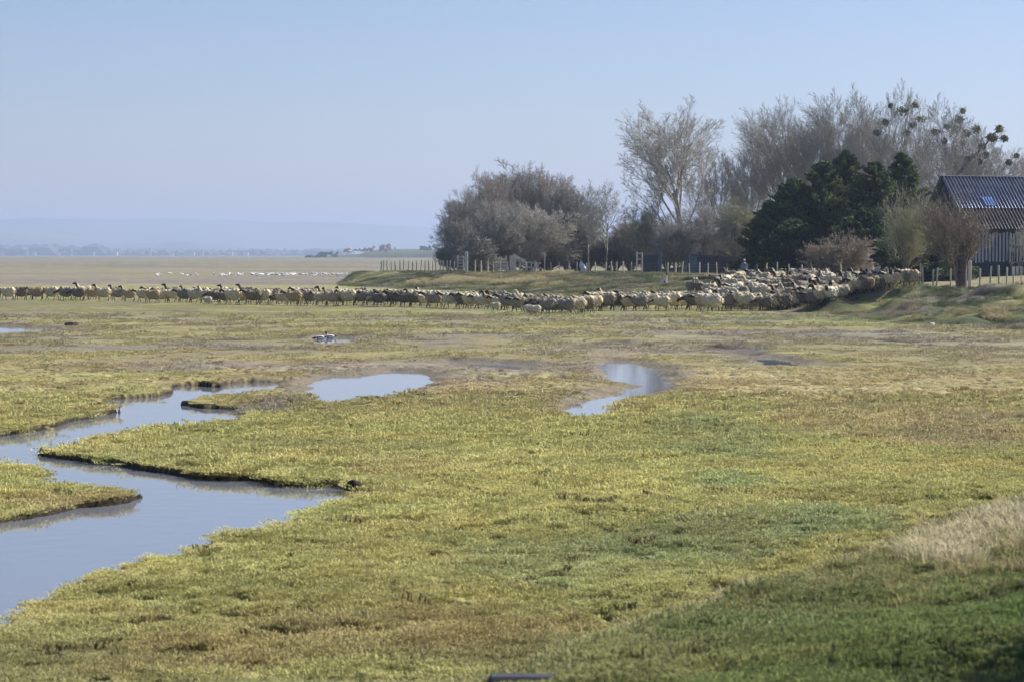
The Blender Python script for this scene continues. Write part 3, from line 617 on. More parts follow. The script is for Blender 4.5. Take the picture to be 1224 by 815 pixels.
# mistletoe trees
mist = mat('mistletoe_leaf', (.16, .17, .08), .8, .3, 3, trans=.35)
def mistletoe_tree(u, ytop, wpx, D, balls, limb, label, kind='wide'):
    e = bare('mistletoe_tree', u, ytop, wpx, D, kind, label); inv = Matrix.LocRotScale(e.location, e.rotation_euler, e.scale).inverted()
    P0, P1, R0, R1 = [], [], [], []
    for a, b, ra, rb in limb:
        pa = Vector((*pl(a[0], D), H + (304.5 - a[1]) / F * D)); pb = Vector((*pl(b[0], D), H + (304.5 - b[1]) / F * D))
        n = 5; last = pa
        for i in range(1, n + 1):
            q = pa.lerp(pb, i / n) + Vector((random.gauss(0, .08), random.gauss(0, .08), random.gauss(0, .08)))
            P0.append(inv @ last); P1.append(inv @ q); R0.append((ra + (rb - ra) * (i - 1) / n) / e.scale.x); R1.append((ra + (rb - ra) * i / n) / e.scale.x); last = q
        V, Fq = tubes(np.array([tuple(p) for p in P0]), np.array([tuple(p) for p in P1]), R0, R1, 5); link('limb', mesh_np('limb', V, Fq, [bark_d]), e); P0, P1, R0, R1 = [], [], [], []
    for (bu, bv, br) in balls:
        c = Vector((*pl(bu, D), H + (304.5 - bv) / F * D)); c.y += random.uniform(-1, 1); r = br / F * D * random.uniform(.75, 1.15); n = 110
        d = rng.normal(0, 1, (n, 3)); d /= np.linalg.norm(d, axis=1, keepdims=True); p = d * (r * (.2 + .8 * rng.random((n, 1)) ** .6)) * (1 + .35 * perlin(d[:, 0] * 2 + bu, d[:, 2] * 2 + bv))[:, None] * np.array([1.1, 1, random.uniform(.75, 1.1)])
        s = .10; t1 = rng.normal(0, 1, (n, 3)); t1 /= np.linalg.norm(t1, axis=1, keepdims=True); t2 = np.cross(d, t1)
        V = np.stack([p - t1 * s - t2 * s, p + t1 * s - t2 * s, p + t1 * s + t2 * s, p - t1 * s + t2 * s], 1).reshape(-1, 3)
        # twigs
        o = link('mistletoe_ball', mesh_np('mistletoe_ball', V, np.arange(n * 4).reshape(-1, 4), [mist]), e)
        o.matrix_parent_inverse = Matrix.Identity(4); o.matrix_local = inv @ Matrix.Translation(c)
mistletoe_tree(1078, 104, 104, 272, [(1092,127,6),(1077,134,7),(1064,127,4),(1100,143,6),(1091,150,5),(1058,147,5),(1083,160,4),(1046,160,4)], [], 'tall bare tree carrying green mistletoe balls, highest crown of the grove')
mistletoe_tree(1133, 122, 128, 258, [(1148,134,4.5),(1145,144,6),(1142,154,6),(1152,161,7),(1164,156,6),(1118,158,5),(1132,152,4),(1126,170,4),(1150,172,4)], [], 'bare tree with clustered mistletoe balls just left of the leaning limb')
mistletoe_tree(1156, 146, 124, 250, [(1193,155,5.5),(1187,166,6),(1201,166,5),(1180,165,4.5),(1172,176,5),(1178,186,5.5),(1164,187,5.5),(1156,190,4),(1169,195,5),(1212,187,4),(1204,195,4)],
   [((1142,212),(1160,190),.16,.12),((1160,190),(1180,168),.12,.08),((1180,168),(1194,153),.08,.04),((1180,168),(1200,167),.05,.03),((1164,186),(1178,187),.05,.03),((1196,205),(1212,187),.05,.03)],
   'leaning bare limb hung with mistletoe balls above the barn ridge')

# conifers
cf = [mat('conifer_dark', (.038, .064, .024), .7, .4, .7, trans=.18), mat('conifer_sunlit', (.15, .16, .03), .7, .35, .7, trans=.15), mat('conifer_mid', (.085, .125, .036), .7, .4, .7, trans=.25)]  # the yellow tone paints sunlit highlights into the foliage, branch by branch
def conifer(u, ytop, wpx, D, label, mix, seed, cat='conifer'):
    x, y = pl(u, D); zb = zat(x, y) - .05; h = H + (304.5 - ytop) / F * D - zb; r = wpx / 2 / F * D * 1.95; g = np.random.default_rng(seed)
    e = empty('conifer', (x, y, zb), 0, label=label, cat=cat, group='dark conifers behind the flock')
    V, Fq = tubes([[0, 0, 0], [0, 0, h * .5]], [[0, 0, h * .5], [.05, 0, h * .95]], [.2, .13], [.13, .03], 8); link('trunk', mesh_np('trunk', V, Fq, [bark_d]), e)
    nb = 420; zf = g.random(nb) ** 1.15 * .98 + .01; az = g.random(nb) * 6.283
    prof = np.clip(1 - zf, 0, 1) ** .72 + .03; prof *= .55 + .6 * g.random(nb) ** 1.2; prof = np.where(zf < .15, prof * .9, prof); bm_ = g.choice(3, nb, p=mix)
    VV, MI = [], []
    for i in range(nb):
        L_ = max(r * prof[i], .25); n = int(170 + 120 * L_ / r)
        t = g.random(n) ** .65; dr = np.array([math.cos(az[i]), math.sin(az[i]), 0])
        c = dr * (t * L_)[:, None]; c[:, 2] += h * zf[i] + (t ** 1.5) * L_ * .38 * (1 if zf[i] > .3 else .1) - .12 * t
        sp = (.05 + .12 * np.sin(np.clip(t, 0, 1) * np.pi * .8)) * (1.15 - .7 * zf[i]); c += g.normal(0, 1, (n, 3)) * sp[:, None] * np.array([1, 1, .75])
        c[:, 2] = np.maximum(c[:, 2], .1)
        a1 = g.normal(0, 1, (n, 3)) + dr * .8 + np.array([0, 0, .7]); a1 /= np.linalg.norm(a1, axis=1, keepdims=True); a2 = np.cross(a1, g.normal(0, 1, (n, 3))); a2 /= np.linalg.norm(a2, axis=1, keepdims=True) + 1e-6
        ln = (.07 + .10 * g.random(n))[:, None]; wd = ln * .30
        VV.append(np.stack([c - a1 * ln, c + a2 * wd, c + a1 * ln, c - a2 * wd], 1).reshape(-1, 3))
        MI.append(np.where(g.random(n) < .8, bm_[i], 2))
    V = np.concatenate(VV); link('crown', mesh_np('crown', V, np.arange(len(V)).reshape(-1, 4), cf, np.concatenate(MI)), e)
conifer(920, 240, 54, 214, 'lowest conifer at the left end of the dark group', (.45, .15, .40), 1)
conifer(948, 214, 70, 212, 'second conifer from the left, sloping up to the highest tip', (.45, .15, .40), 2)
conifer(984, 193, 76, 210, 'dark conifer just left of the highest tip', (.45, .15, .40), 3)
conifer(1010, 180, 64, 214, 'highest conifer with a yellow green tip', (.5, .25, .25), 4)
conifer(1044, 194, 70, 206, 'dark conifer between the highest tip and the yellowish right one', (.45, .15, .40), 5)
conifer(1078, 182, 56, 212, 'slim yellow green topped conifer at the right end of the group', (.45, .3, .25), 6)
conifer(948, 262, 56, 205, 'low dark conifer skirt in front of the left conifers', (.65, .08, .27), 8)
conifer(1035, 250, 70, 196, 'broad low dark conifer behind the leafless shrub', (.85, .02, .13), 9)
conifer(1104, 262, 70, 186, 'low dark evergreen between the small bare tree and the barn', (.85, .02, .13), 7)

# evergreen bushes beside the dyke path, right of the view: they shade the near slope
for i, (bx, by, r, h) in enumerate([(7.6, 18.0, 1.9, 2.7), (6.4, 14.2, 1.8, 3.0)]):
    e = empty('evergreen_bush', (bx, by, zat(bx, by)), 0, label='dense evergreen bush on the dyke, ' + ['the farther of two', 'the nearer of two'][i], cat='bush')
    n = 3600; d = rng.normal(0, 1, (n, 3)); d /= np.linalg.norm(d, axis=1, keepdims=True); q = rng.random((n, 1)) ** .4
    lump = 1 + .25 * perlin(d[:, 0] * 3 + i * 5, d[:, 1] * 3 + d[:, 2] * 2)[:, None]
    c = d * q * lump * np.array([r, r, h * .5]) + np.array([0, 0, h * .5]); a1 = rng.normal(0, 1, (n, 3)); a1 /= np.linalg.norm(a1, axis=1, keepdims=True); a2 = np.cross(a1, d) + 1e-4
    a2 /= np.linalg.norm(a2, axis=1, keepdims=True); V = np.stack([c - a1 * .12, c + a2 * .06, c + a1 * .12, c - a2 * .06], 1).reshape(-1, 3)
    link('crown', mesh_np('crown', V, np.arange(n * 4).reshape(-1, 4), [cf[2]]), e)
    V, Fq = tubes([[0, 0, -.1]], [[0, 0, h * .6]], [.12], [.05], 7); link('trunk', mesh_np('trunk', V, Fq, [bark_d]), e)

# ------------------------------------------------------------------ fence, gates, yard things
wood = mat('weathered_post', (.66, .59, .43), .85, .25, 3, stretch=(4, 4, .6)); woodg = mat('grey_timber', (.54, .51, .46), .85, .3, 3, stretch=(4, 4, .6)); woodd = mat('dark_timber', (.07, .06, .055), .85, .3, 3)
wirem = mat('fence_wire', (.25, .25, .25), .5, .1, 3, metal=.6)
def on_line(u, line):
    s = (u - 612) / F
    for (ax, ay), (bx, by) in zip(line, line[1:]):
        fa, fb = ax - s * ay, bx - s * by
        if fa * fb <= 0 and abs(fa - fb) > 1e-9:
            t = fa / (fa - fb); return ax + (bx - ax) * t, ay + (by - ay) * t
pu = [455.5,458.5,463,468,472.5,478,482.5,488,493,498,503,508,513,517,521,526,530,534,538,543,568,575,583,590,598,606.6,614,628,640,659,669,680,690,701,712,723.6,731,737,745,754.5,
      798,807.5,815,824,836,846,857,868.5,880,892,904.5,916,929,944,957,971.5,988,1005,1025,1043,1062,1082,1103,1115,1119,1136,1171,1183,1194,1203,1211]
fr = empty('post_and_wire_fence', (*pl(1103, 150), zat(*pl(1103, 150))), 0, label='long post and wire fence of pale stakes along the top of the bank', cat='fence')
tops = []
for i, u in enumerate(pu):
    q = on_line(u, fence_line)
    if not q: continue
    x, y = q; z = zat(x, y); h = 1.32 * random.uniform(.93, 1.06); r = .055 * random.uniform(.85, 1.25)
    if y > 250: r *= 1.25
    bm = bmesh.new(); bmesh.ops.create_cone(bm, cap_ends=True, segments=8, radius1=r * 1.05, radius2=r * .9, depth=h + .25, matrix=Matrix.Translation((0, 0, h / 2 - .12)))
    bmesh.ops.bevel(bm, geom=[e for e in bm.edges if e.calc_length() < r * 1.2 and e.verts[0].co.z > h * .9], offset=.01, segments=1, affect='EDGES')
    o = link('post', bm_mesh('post', bm, [wood]), fr); o.location = Vector((x, y, z)) - fr.location; o.rotation_euler = (random.gauss(0, .03), random.gauss(0, .035), 0)
    tops.append((u, x, y, z))
P0, P1 = [], []
for a, b in zip(tops, tops[1:]):
    if b[0] - a[0] > 45: continue
    for hz_ in (.3, .6, .88, 1.15):
        P0.append((a[1] - fr.location.x, a[2] - .05 - fr.location.y, a[3] + hz_ - fr.location.z)); P1.append((b[1] - fr.location.x, b[2] - .05 - fr.location.y, b[3] + hz_ - fr.location.z))
V, Fq = tubes(P0, P1, np.full(len(P0), .004), np.full(len(P0), .004), 3); link('wire', mesh_np('wire', V, Fq, [wirem]), fr)

def thick_post(name, u, D, h, wd, m, label, cat='post', tilt=0, cross=None):
    x, y = pl(u, D); bm = bmesh.new(); box(bm, (0, 0, h / 2 - .1), (wd, wd, h + .2), bev=wd * .12)
    if cross: box(bm, (cross[0] / 2, 0, h - .08), (abs(cross[0]), .09, .09))
    o = link(name, bm_mesh(name, bm, [m])); o.location = (x, y, zat(x, y)); o.rotation_euler = (0, tilt, 0); tag(o, label, cat); return o
thick_post('fence_post', 1159, 149.3, 1.75, .2, wood, 'thick pale timber post beside the pollard trunk')
thick_post('fence_post', 1100, 149.8, 1.62, .07, woodg, 'thin grey stake rising above the pale fence posts left of the pollard')
thick_post('gate_post', 557.5, 281, 2.35, .38, woodg, 'stout pale gate post standing at the foot of the thicket')
thick_post('gate_post', 651, 284, 2.3, .13, woodg, 'pale post with a short arm at its top right of the loading ramp', cross=(-.5, 0))
def gate(name, u0, u1, D, h, label, bars=5, m=woodg, solid=False):
    x0, _ = pl(u0, D); x1, _ = pl(u1, D); z = zat((x0 + x1) / 2, D); e = empty(name, (x0, D, z), 0, label=label, cat='gate'); W = x1 - x0
    for k, xx in enumerate((0, W)):
        bm = bmesh.new(); box(bm, (xx, 0, h / 2), (.14, .14, h), bev=.02); link('post', bm_mesh('post', bm, [m]), e)
    for k in range(bars):
        bm = bmesh.new(); box(bm, (W / 2, -.09, .3 + (h - .45) * k / (bars - 1)), (W, .04, .13)); link('rail', bm_mesh('rail', bm, [m]), e)
    return e
gate('barred_gate', 547, 554, 281.5, 1.9, 'narrow barred timber gate left of the stout gate post')
gate('barred_gate', 761, 767.5, 265, 2.35, 'tall narrow timber gate frame left of the dark green tank', 4)
# loading ramp / sheep race
x0, y0 = pl(592, 285); e = empty('loading_ramp', (x0, y0, zat(x0, y0)), 0, label='weathered timber loading ramp and race with a sloping handrail in front of the thicket', cat='livestock ramp'); k = 285 / F
def rb(name, parts, m=woodg):
    for (a, b, t) in parts:
        bm = bmesh.new(); a3, b3 = Vector((a[0] * k, a[2] if len(a) > 2 else 0, a[1] * k)), Vector((b[0] * k, b[2] if len(b) > 2 else 0, b[1] * k)); d = b3 - a3
        bmesh.ops.create_cube(bm, size=1, matrix=Matrix.Translation((a3 + b3) / 2) @ d.to_track_quat('Z', 'Y').to_matrix().to_4x4() @ Matrix.Diagonal((t, t, d.length, 1)))
        link(name, bm_mesh(name, bm, [m]), e)
for zz in (4, 8, 12, 16): rb('board', [((0, zz), (13, zz), .28)])
rb('post', [((1, 0), (1, 22), .22), ((7, 0), (7, 19), .14), ((13, 0), (13, 20), .18), ((18, 0), (18, 20), .18), ((22, 0), (22, 22), .16), ((24, 0), (24, 21), .22), ((29, 0), (29, 15.5), .14), ((33, 0), (33, 14), .14), ((38, 0), (38, 13), .16), ((43, -2), (43, 13), .14), ((47, -2), (47, 13), .14), ((51, -2), (51, 12), .14), ((20, 0, 1.2), (20, 20, 1.2), .15), ((30, 0, 1.2), (30, 16, 1.2), .15)])
rb('handrail', [((22, 21.5), (37, 13), .2), ((24, 15), (38, 8), .14), ((20, 20, 1.2), (36, 12, 1.2), .15), ((38, 12), (55, 11), .14), ((38, 6), (55, 5), .14)])
rb('ramp_floor', [((24, 9, .6), (40, 1, .6), .3)], woodd)
# sack
x, y = pl(696, 276); bm = bmesh.new(); ell(bm, (0, 0, .75), (.36, .32, .36)); ell(bm, (.22, -.1, .45), (.3, .3, .27)); ell(bm, (-.12, 0, 1.05), (.22, .22, .25)); ell(bm, (-.2, 0, 1.3), (.06, .06, .16)); ell(bm, (.05, 0, .2), (.3, .3, .25))
o = link('feed_sack', fuse('feed_sack', bm, .06, [mat('white_plastic', (.62, .63, .72), .45, .15, 5)], lambda c: np.zeros(len(c)), .05)); o.location = (x, y, zat(x, y) + .05); tag(o, 'crumpled bluish white bulk sack behind the fence below the slender tree', 'sack')
# dark green tank and blue panel, low shed
tank_m = mat('dark_green_metal', (.035, .06, .07), .5, .3, 2, bump=.2); blue_m = mat('faded_blue_panel', (.07, .12, .16), .6, .25, 2)
D = 268; x0, _ = pl(769, D); x1, _ = pl(791, D); e = empty('feed_container', ((x0 + x1) / 2, D, zat(x0, D)), 0, label='dark green metal container right of the tall gate frame', cat='container'); Wd = x1 - x0
bm = bmesh.new(); box(bm, (0, .7, 1.05), (Wd, 1.4, 1.9), bev=.05)
for i in range(7): box(bm, (-Wd / 2 + .2 + i * (Wd - .4) / 6, -.02, 1.05), (.07, .06, 1.7))
link('body', bm_mesh('body', bm, [tank_m]), e)
bm = bmesh.new(); box(bm, (0, .7, 2.08), (Wd + .12, 1.5, .12), bev=.03); link('lid', bm_mesh('lid', bm, [tank_m]), e)
bm = bmesh.new(); box(bm, (Wd / 2 - .22, -.12, 1.2), (.42, .12, 2.35), bev=.03); link('side_panel', bm_mesh('side_panel', bm, [blue_m]), e)
D = 258; x0, _ = pl(824, D); x1, _ = pl(877, D); W_ = x1 - x0; e = empty('low_shed', (x0, D, zat((x0 + x1) / 2, D)), 0, label='low dark shed with a blue end panel and sloping roof beam, behind the fence', cat='shed')
shed_m = mat('shed_cladding', (.03, .035, .055), .7, .3, 2)
bm = bmesh.new(); box(bm, (W_ / 2, 1.6, .95), (W_, 2.6, 1.9));
for i in range(12): box(bm, (.2 + i * (W_ - .4) / 11, .28, .95), (.05, .05, 1.85))
link('wall', bm_mesh('wall', bm, [shed_m]), e)
bm = bmesh.new(); box(bm, (.42, .2, 1.1), (.9, .1, 2.3), bev=.02); link('end_panel', bm_mesh('end_panel', bm, [blue_m]), e)
bm = bmesh.new(); box(bm, (W_ * .36, 1.5, 2.0), (W_ * .62, 3.0, .1), rot=(0, .04, 0)); link('roof', bm_mesh('roof', bm, [shed_m]), e)
bm = bmesh.new(); box(bm, (W_ * .84, .1, 2.1), (W_ * .42, .12, .16), rot=(0, .42, 0)); box(bm, (W_ * .68, .1, 1.2), (.14, .12, 2.4)); link('roof_beam', bm_mesh('roof_beam', bm, [woodd]), e)

# ------------------------------------------------------------------ barn
def corrug(name, L_, h, n, amp, m, pitch_ang=0, parent=None):
    k = n * 6; xs = np.linspace(0, L_, k + 1); zz = amp * np.sin(np.linspace(0, n * 2 * np.pi, k + 1)); V = []
    for t in (0, h): V.append(np.stack([xs, zz * 1.0, np.full(k + 1, t)], 1))
    for t in (h, 0): V.append(np.stack([xs, zz + .012, np.full(k + 1, t)], 1))
    V = np.concatenate(V); a = np.arange(k); Fq = np.concatenate([np.stack([a + r * (k + 1), a + 1 + r * (k + 1), a + 1 + (r + 1) * (k + 1), a + (r + 1) * (k + 1)], 1) for r in range(3)])
    return link(name, mesh_np(name, V, Fq, [m], smooth=True), parent)
Db = 196.0; bx, by = pl(1159, Db); bz = zat(bx, by); kb = Db / F
barn = empty('barn', (bx, by, bz - .05), R(16), label='barn with a dark corrugated roof and pale vertical boards at the right edge', cat='barn')
roof1 = mat('blue_grey_corrugated_sheet', (.15, .17, .23), .38, .45, 1.2, metal=.55); roof2 = mat('rusty_corrugated_sheet', (.085, .07, .065), .55, .45, 1.6, metal=.25)
boardm = mat('pale_boards', (.33, .35, .39), .8, .45, 2.5, stretch=(3, 3, .4)); barnd = mat('barn_shaded_wall', (.04, .045, .06), .8, .3, 2)
sky_m = mat('blue_skylight_sheet', (.26, .40, .72), .3, .15, 3)
eave_z = (339 - 265 - 17) * kb + .35; ridge_z = (321 - 201) * kb + 0.2; rise = ridge_z - eave_z; run = rise / math.tan(R(43)); Lb = 21.0
sl = math.hypot(rise, run); ang = math.atan2(run, rise)
# local: x along ridge, y away from camera; front wall at y=0, ridge at y=run
def slope_piece(name, t0, t1, xa, xb, m, off=0, n=None):
    o = corrug(name, xb - xa, (t1 - t0) * sl, n or int((xb - xa) / .30), .075, m, parent=barn)
    o.rotation_euler = (-ang, 0, 0); y = -.35 + t0 * run * 1.08; z = eave_z - .3 + t0 * (rise + .3); dirn = Vector((0, run, rise)).normalized(); nrm = Vector((0, -dirn.z, dirn.y))
    p = Vector((xa, -.3, eave_z - .28)) + dirn * (t0 * sl) + nrm * off; o.location = p; return o
sl = math.hypot(rise + .28, run + .3); ang = math.atan2(run + .3, rise + .28)
slope_piece('lower_roof_sheet', 0, .40, -.5, Lb, roof2, 0)
slope_piece('upper_roof_sheet', .38, 1.0, -.5, Lb, roof1, .05)
slope_piece('skylight', .42, .58, 2.1, 3.1, sky_m, .11, 4)
o = corrug('rear_roof_sheet', Lb + .5, sl, int(Lb / .27), .035, roof1, parent=barn); o.rotation_euler = (ang, 0, 0); o.location = (-.5, 2 * run + .3, eave_z - .28)
bm = bmesh.new(); box(bm, (Lb / 2 - .25, run, ridge_z + .03), (Lb + .5, .3, .1), bev=.03); link('ridge_cap', bm_mesh('ridge_cap', bm, [roof1]), barn)
for xx in (0, Lb - .3):   # gable walls with a real peak
    bm = bmesh.new(); vs = [bm.verts.new(p) for p in [(xx, .05, 0), (xx, 2 * run - .05, 0), (xx, 2 * run - .05, eave_z - .1), (xx, run, ridge_z - .15), (xx, .05, eave_z - .1)]]
    f = bm.faces.new(vs); r = bmesh.ops.extrude_face_region(bm, geom=[f]); bmesh.ops.translate(bm, vec=(.12, 0, 0), verts=[v for v in r['geom'] if isinstance(v, bmesh.types.BMVert)])
    link('gable_wall', bm_mesh('gable_wall', bm, [barnd]), barn)  # near-black colour puts the gable's shade into the wall itself
bm = bmesh.new(); box(bm, (Lb / 2, .16, eave_z / 2), (Lb - .3, .1, eave_z - .1)); box(bm, (Lb / 2, 2 * run - .16, eave_z / 2), (Lb - .3, .1, eave_z - .1)); link('wall', bm_mesh('wall', bm, [barnd]), barn)
bm = bmesh.new(); wz0, wz1 = eave_z - 2.9, eave_z - .55
for i in range(int(Lb / .31)): box(bm, (.25 + i * .31, .06, (wz0 + wz1) / 2 + random.gauss(0, .06)), (random.uniform(.16, .21), .05, wz1 - wz0 + random.gauss(0, .05)), bev=.01)
link('board_cladding', bm_mesh('board_cladding', bm, [boardm]), barn)
bm = bmesh.new(); box(bm, (6.8, -1.0, 2.15), (7.5, .14, .22), rot=(0, .12, 0)); box(bm, (7.4, -1.0, 1.35), (6.6, .14, .22), rot=(0, .08, 0))
for xx in (3.3, 6.0, 9.5): box(bm, (xx, -1.0, 1.1), (.18, .2, 2.3))
link('lean_to_frame', bm_mesh('lean_to_frame', bm, [woodd]), barn)
bm = bmesh.new()
for i in range(22): box(bm, (3.2 + i * .36, -1.3, .45), (.26, .05, .9 + random.random() * .1))
link('low_boards', bm_mesh('low_boards', bm, [woodg]), barn)

# ------------------------------------------------------------------ sheep
fleece = mat('fleece', (.5, .43, .3), .95, .35, 9, objcol=True, bump=.6); facem = mat('dark_face_and_legs', (.045, .038, .034), .85, .3, 8); facep = mat('pale_face_and_legs', (.50, .44, .36), .85, .2, 8)
def sheep_mesh(name, fm, head='walk', stride=0.0, plump=1.0, turn=0.0):
    bm = bmesh.new()
    ell(bm, (-.02, 0, .57), (.46, .25 * plump, .27)); ell(bm, (.25, 0, .58), (.23, .235 * plump, .26)); ell(bm, (-.27, 0, .59), (.24, .255 * plump, .27)); ell(bm, (-.02, 0, .42), (.40, .235 * plump, .20))
    hx, hz, pitch = {'walk': (.70, .80, .45), 'up': (.60, 1.0, .15), 'low': (.78, .56, .8), 'graze': (.72, .16, 1.35)}[head]
    hy = math.sin(turn) * .2; hx -= abs(turn) * .1
    cap(bm, (.36, 0, .66), (hx - .04, hy * .8, hz - .01), .135, .075, 10)
    d = Vector((math.cos(pitch) * math.cos(turn), math.cos(pitch) * math.sin(turn), -math.sin(pitch))); c = Vector((hx, hy, hz))
    cap(bm, c - d * .02, c + d * .17, .078, .045, 10)
    s = Vector((-math.sin(turn), math.cos(turn), 0))
    for k in (-1, 1): cap(bm, c + s * .06 * k + Vector((0, 0, .03)), c + s * .165 * k + Vector((-.02, 0, .0)), .026, .016, 6)
    for i, (lx, ly) in enumerate(((.28, .11), (.28, -.11), (-.33, .11), (-.33, -.11))):
        sw = stride * (1 if i in (0, 3) else -1); back = i > 1
        knee = (lx + sw * .5 + (-.04 if back else .015), ly, .26); foot = (lx + sw, ly, .035)
        cap(bm, (lx, ly, .50), knee, .075 if back else .06, .034, 8); cap(bm, knee, foot, .032, .026, 8); cap(bm, foot, (foot[0] + .035, ly, .022), .03, .024, 6)
    cap(bm, (-.50, 0, .66), (-.55, 0, .44), .045, .028, 8)
    def cl(c_):
        x, y, z = c_[:, 0], c_[:, 1], c_[:, 2]
        dd = np.sqrt((x - hx) ** 2 + (y - hy) ** 2 + (z - hz) ** 2)
        ahead = (x - hx + .07) * math.cos(pitch) - (z - hz) * math.sin(pitch)
        hd = (dd < .3) & ((ahead > 0) | ((np.abs(y - hy) > .08) & (x > .5)))
        return np.where(hd | (z < .24), 1, 0)
    return fuse(name, bm, .026, [fleece, fm], cl, .05)
SM = {}
for fk, fm in (('dark', facem), ('pale', facep)):
    SM[fk] = [('walking', sheep_mesh('sheep', fm, 'walk', .11)), ('walking', sheep_mesh('sheep', fm, 'walk', -.13, 1.08)), ('head lowered', sheep_mesh('sheep', fm, 'low', .08, 1.0)),
              ('head raised', sheep_mesh('sheep', fm, 'up', .03, 1.05)), ('head turned', sheep_mesh('sheep', fm, 'walk', .02, 1.1, .7)), ('head turned', sheep_mesh('sheep', fm, 'up', -.06, .95, -.7))]
tones = [('cream', (.56, .48, .31)), ('tan', (.40, .31, .18)), ('greyish', (.25, .22, .17)), ('brown grey', (.17, .14, .10)), ('pale', (.56, .50, .37))]
def put_sheep(x, y, heading, face, vi, tone, label, group, scale=1.0, name='sheep', cat='sheep'):
    o = bpy.data.objects.new(name, SM[face][vi][1]); C.objects.link(o)
    o.location = (x, y, zat(x, y) + .0); o.rotation_euler = (0, 0, heading); scale *= 1.02; heading += random.gauss(0, .3); o.scale = (scale * .95, scale * 1.05, scale * 1.04)
    label = label.replace(' half hidden in the line,', ' half hidden in the line')
    t = tones[tone][1]; f = random.uniform(.85, 1.12); o.color = (t[0] * f, t[1] * f, t[2] * f, 1)
    tag(o, label, cat, group); return o
def line_y(u, pts): return float(np.interp(u, [p[0] for p in pts], [p[1] for p in pts]))
front = [(-10,359.5),(60,359),(155,360.5),(165,361.5),(300,364.5),(400,366),(500,367),(600,371.5),(650,375.5),(700,376),(712,372),(800,371),(860,372),(930,371.5),(985,366),(1010,361),(1040,354),(1060,349),(1088,343)]
anchors = [(0, 'the left photo edge'), (164, 'the gap in the line'), (366, 'the pool\'s left tip'), (455, 'the fence\'s left end'), (558, 'the stout gate post'), (651, 'the post with an arm'), (766, 'the tall gate frame'), (824, 'the blue shed panel')]
ORD = ['first', 'second', 'third', 'fourth', 'fifth', 'sixth', 'seventh', 'eighth', 'ninth', 'tenth', 'eleventh', 'twelfth', 'thirteenth', 'fourteenth', 'fifteenth', 'sixteenth', 'seventeenth', 'eighteenth', 'nineteenth', 'twentieth']
GL = 'sheep walking in a line across the marsh'; GP = 'sheep packed together by the fence'
cnt = {}; nsheep = 0
u = -6.0
while u < 975:
    if 158 < u < 166: u = 174; continue
    face = 'dark' if random.random() < .86 else 'pale'; vi = random.choices(range(6), (5, 5, 4, 1.2, 1, .6))[0]; tone = random.choices(range(5), (6, 2.5, 4, 4, 1))[0]
    x, y = hit(u, line_y(u, front) + random.uniform(-.7, .4)); a = max([q for q in anchors if q[0] <= max(u, 0)], key=lambda q: q[0])
    cnt[a[0]] = cnt.get(a[0], 0) + 1; k = cnt[a[0]]
    put_sheep(x, y, math.pi + random.gauss(0, .22), face, vi, tone, f"{tones[tone][0]} {face}-faced sheep, {ORD[min(k, 20) - 1]} in the line right of {a[1]}", GL, random.uniform(1.0, 1.2)); nsheep += 1
    u += random.uniform(11.5, 17.5) * (1.1 if u < 170 else .82)
segs = [(4, 'left of the gap'), (174, 'between gap and fence end'), (455, 'below the grassy bank end'), (700, 'below the green slope'), (800, 'below the packed flock')]
for row, (dy, n, ua, ub) in enumerate([(-2.6, 60, 178, 990), (-5.0, 34, 240, 985), (-1.6, 6, 20, 150)]):
    for i in range(n):
        u = ua + (ub - ua) * (i + random.random() * .8) / n
        face = 'dark' if random.random() < .85 else 'pale'; vi = random.choices(range(6), (5, 5, 2, 2, 1, 1))[0]; tone = random.choices(range(5), (6, 2.5, 3.5, 3, 1.5))[0]
        x, y = hit(u, line_y(u, front) + dy + random.uniform(-.6, .6)); s = max([q for q in segs if q[0] <= u], key=lambda q: q[0])[1]
        put_sheep(x, y, math.pi + random.gauss(0, .3), face, vi, tone, f"{tones[tone][0]} {face}-faced sheep half hidden in the line, {s}", GL, random.uniform(.98, 1.15)); nsheep += 1
# packed flock
rows = 9
for r in range(rows):
    f = (r + .6) / rows
    us = 838 + 14 * f; ue = 1090 - 4 * f
    if r < 2: us = 985 - r * 60
    n = int((ue - us) / 14.5)
    for i in range(n):
        u = us + (ue - us) * (i + .2 + .6 * random.random()) / n
        yf = line_y(u, front) - 2; yb = line_y(u, [(830,352),(850,342),(880,335),(900,334),(950,334.5),(1000,336),(1040,338),(1090,341)])
        if yf < yb + 1: yf = yb + 1
        v = yf + (yb - yf) * f + random.uniform(-1, 1)
        x, y = hit(u, v); face = 'dark' if random.random() < .8 else 'pale'; vi = random.randrange(6); tone = random.choices(range(5), (5, 1.5, 4, 4, 2))[0]
        hd = random.choice([math.pi, math.pi * .8, -math.pi * .75, -math.pi * .55, math.pi * .55, .3 * math.pi]) + random.gauss(0, .3)
        place = 'back' if f > .62 else ('middle' if f > .3 else 'front'); zone = 'left of the leafless shrub' if u < 965 else ('below the leafless shrub' if u < 1035 else 'at its right end')
        put_sheep(x, y, hd, face, vi, tone, f"{tones[tone][0]} {face}-faced sheep in the packed flock\'s {place} rows, {zone}", GP, random.uniform(.98, 1.15)); nsheep += 1
print('sheep', nsheep)
put_sheep(*hit(1088, 342.5), math.pi * .9, 'dark', 1, 1, 'tan sheep at the far right end of the flock, the last one by the fence', GP, 1.15)
put_sheep(*hit(101, 358.5), math.pi * 1.15, 'dark', 3, 0, 'cream sheep with its black head held high, left of the gap', GL, 1.2)
put_sheep(*hit(826, 352), -math.pi * .42, 'pale', 3, 2, 'pale-faced sheep looking at the camera, left one of a pair behind the line', 'pair of sheep facing the camera', 1.1)
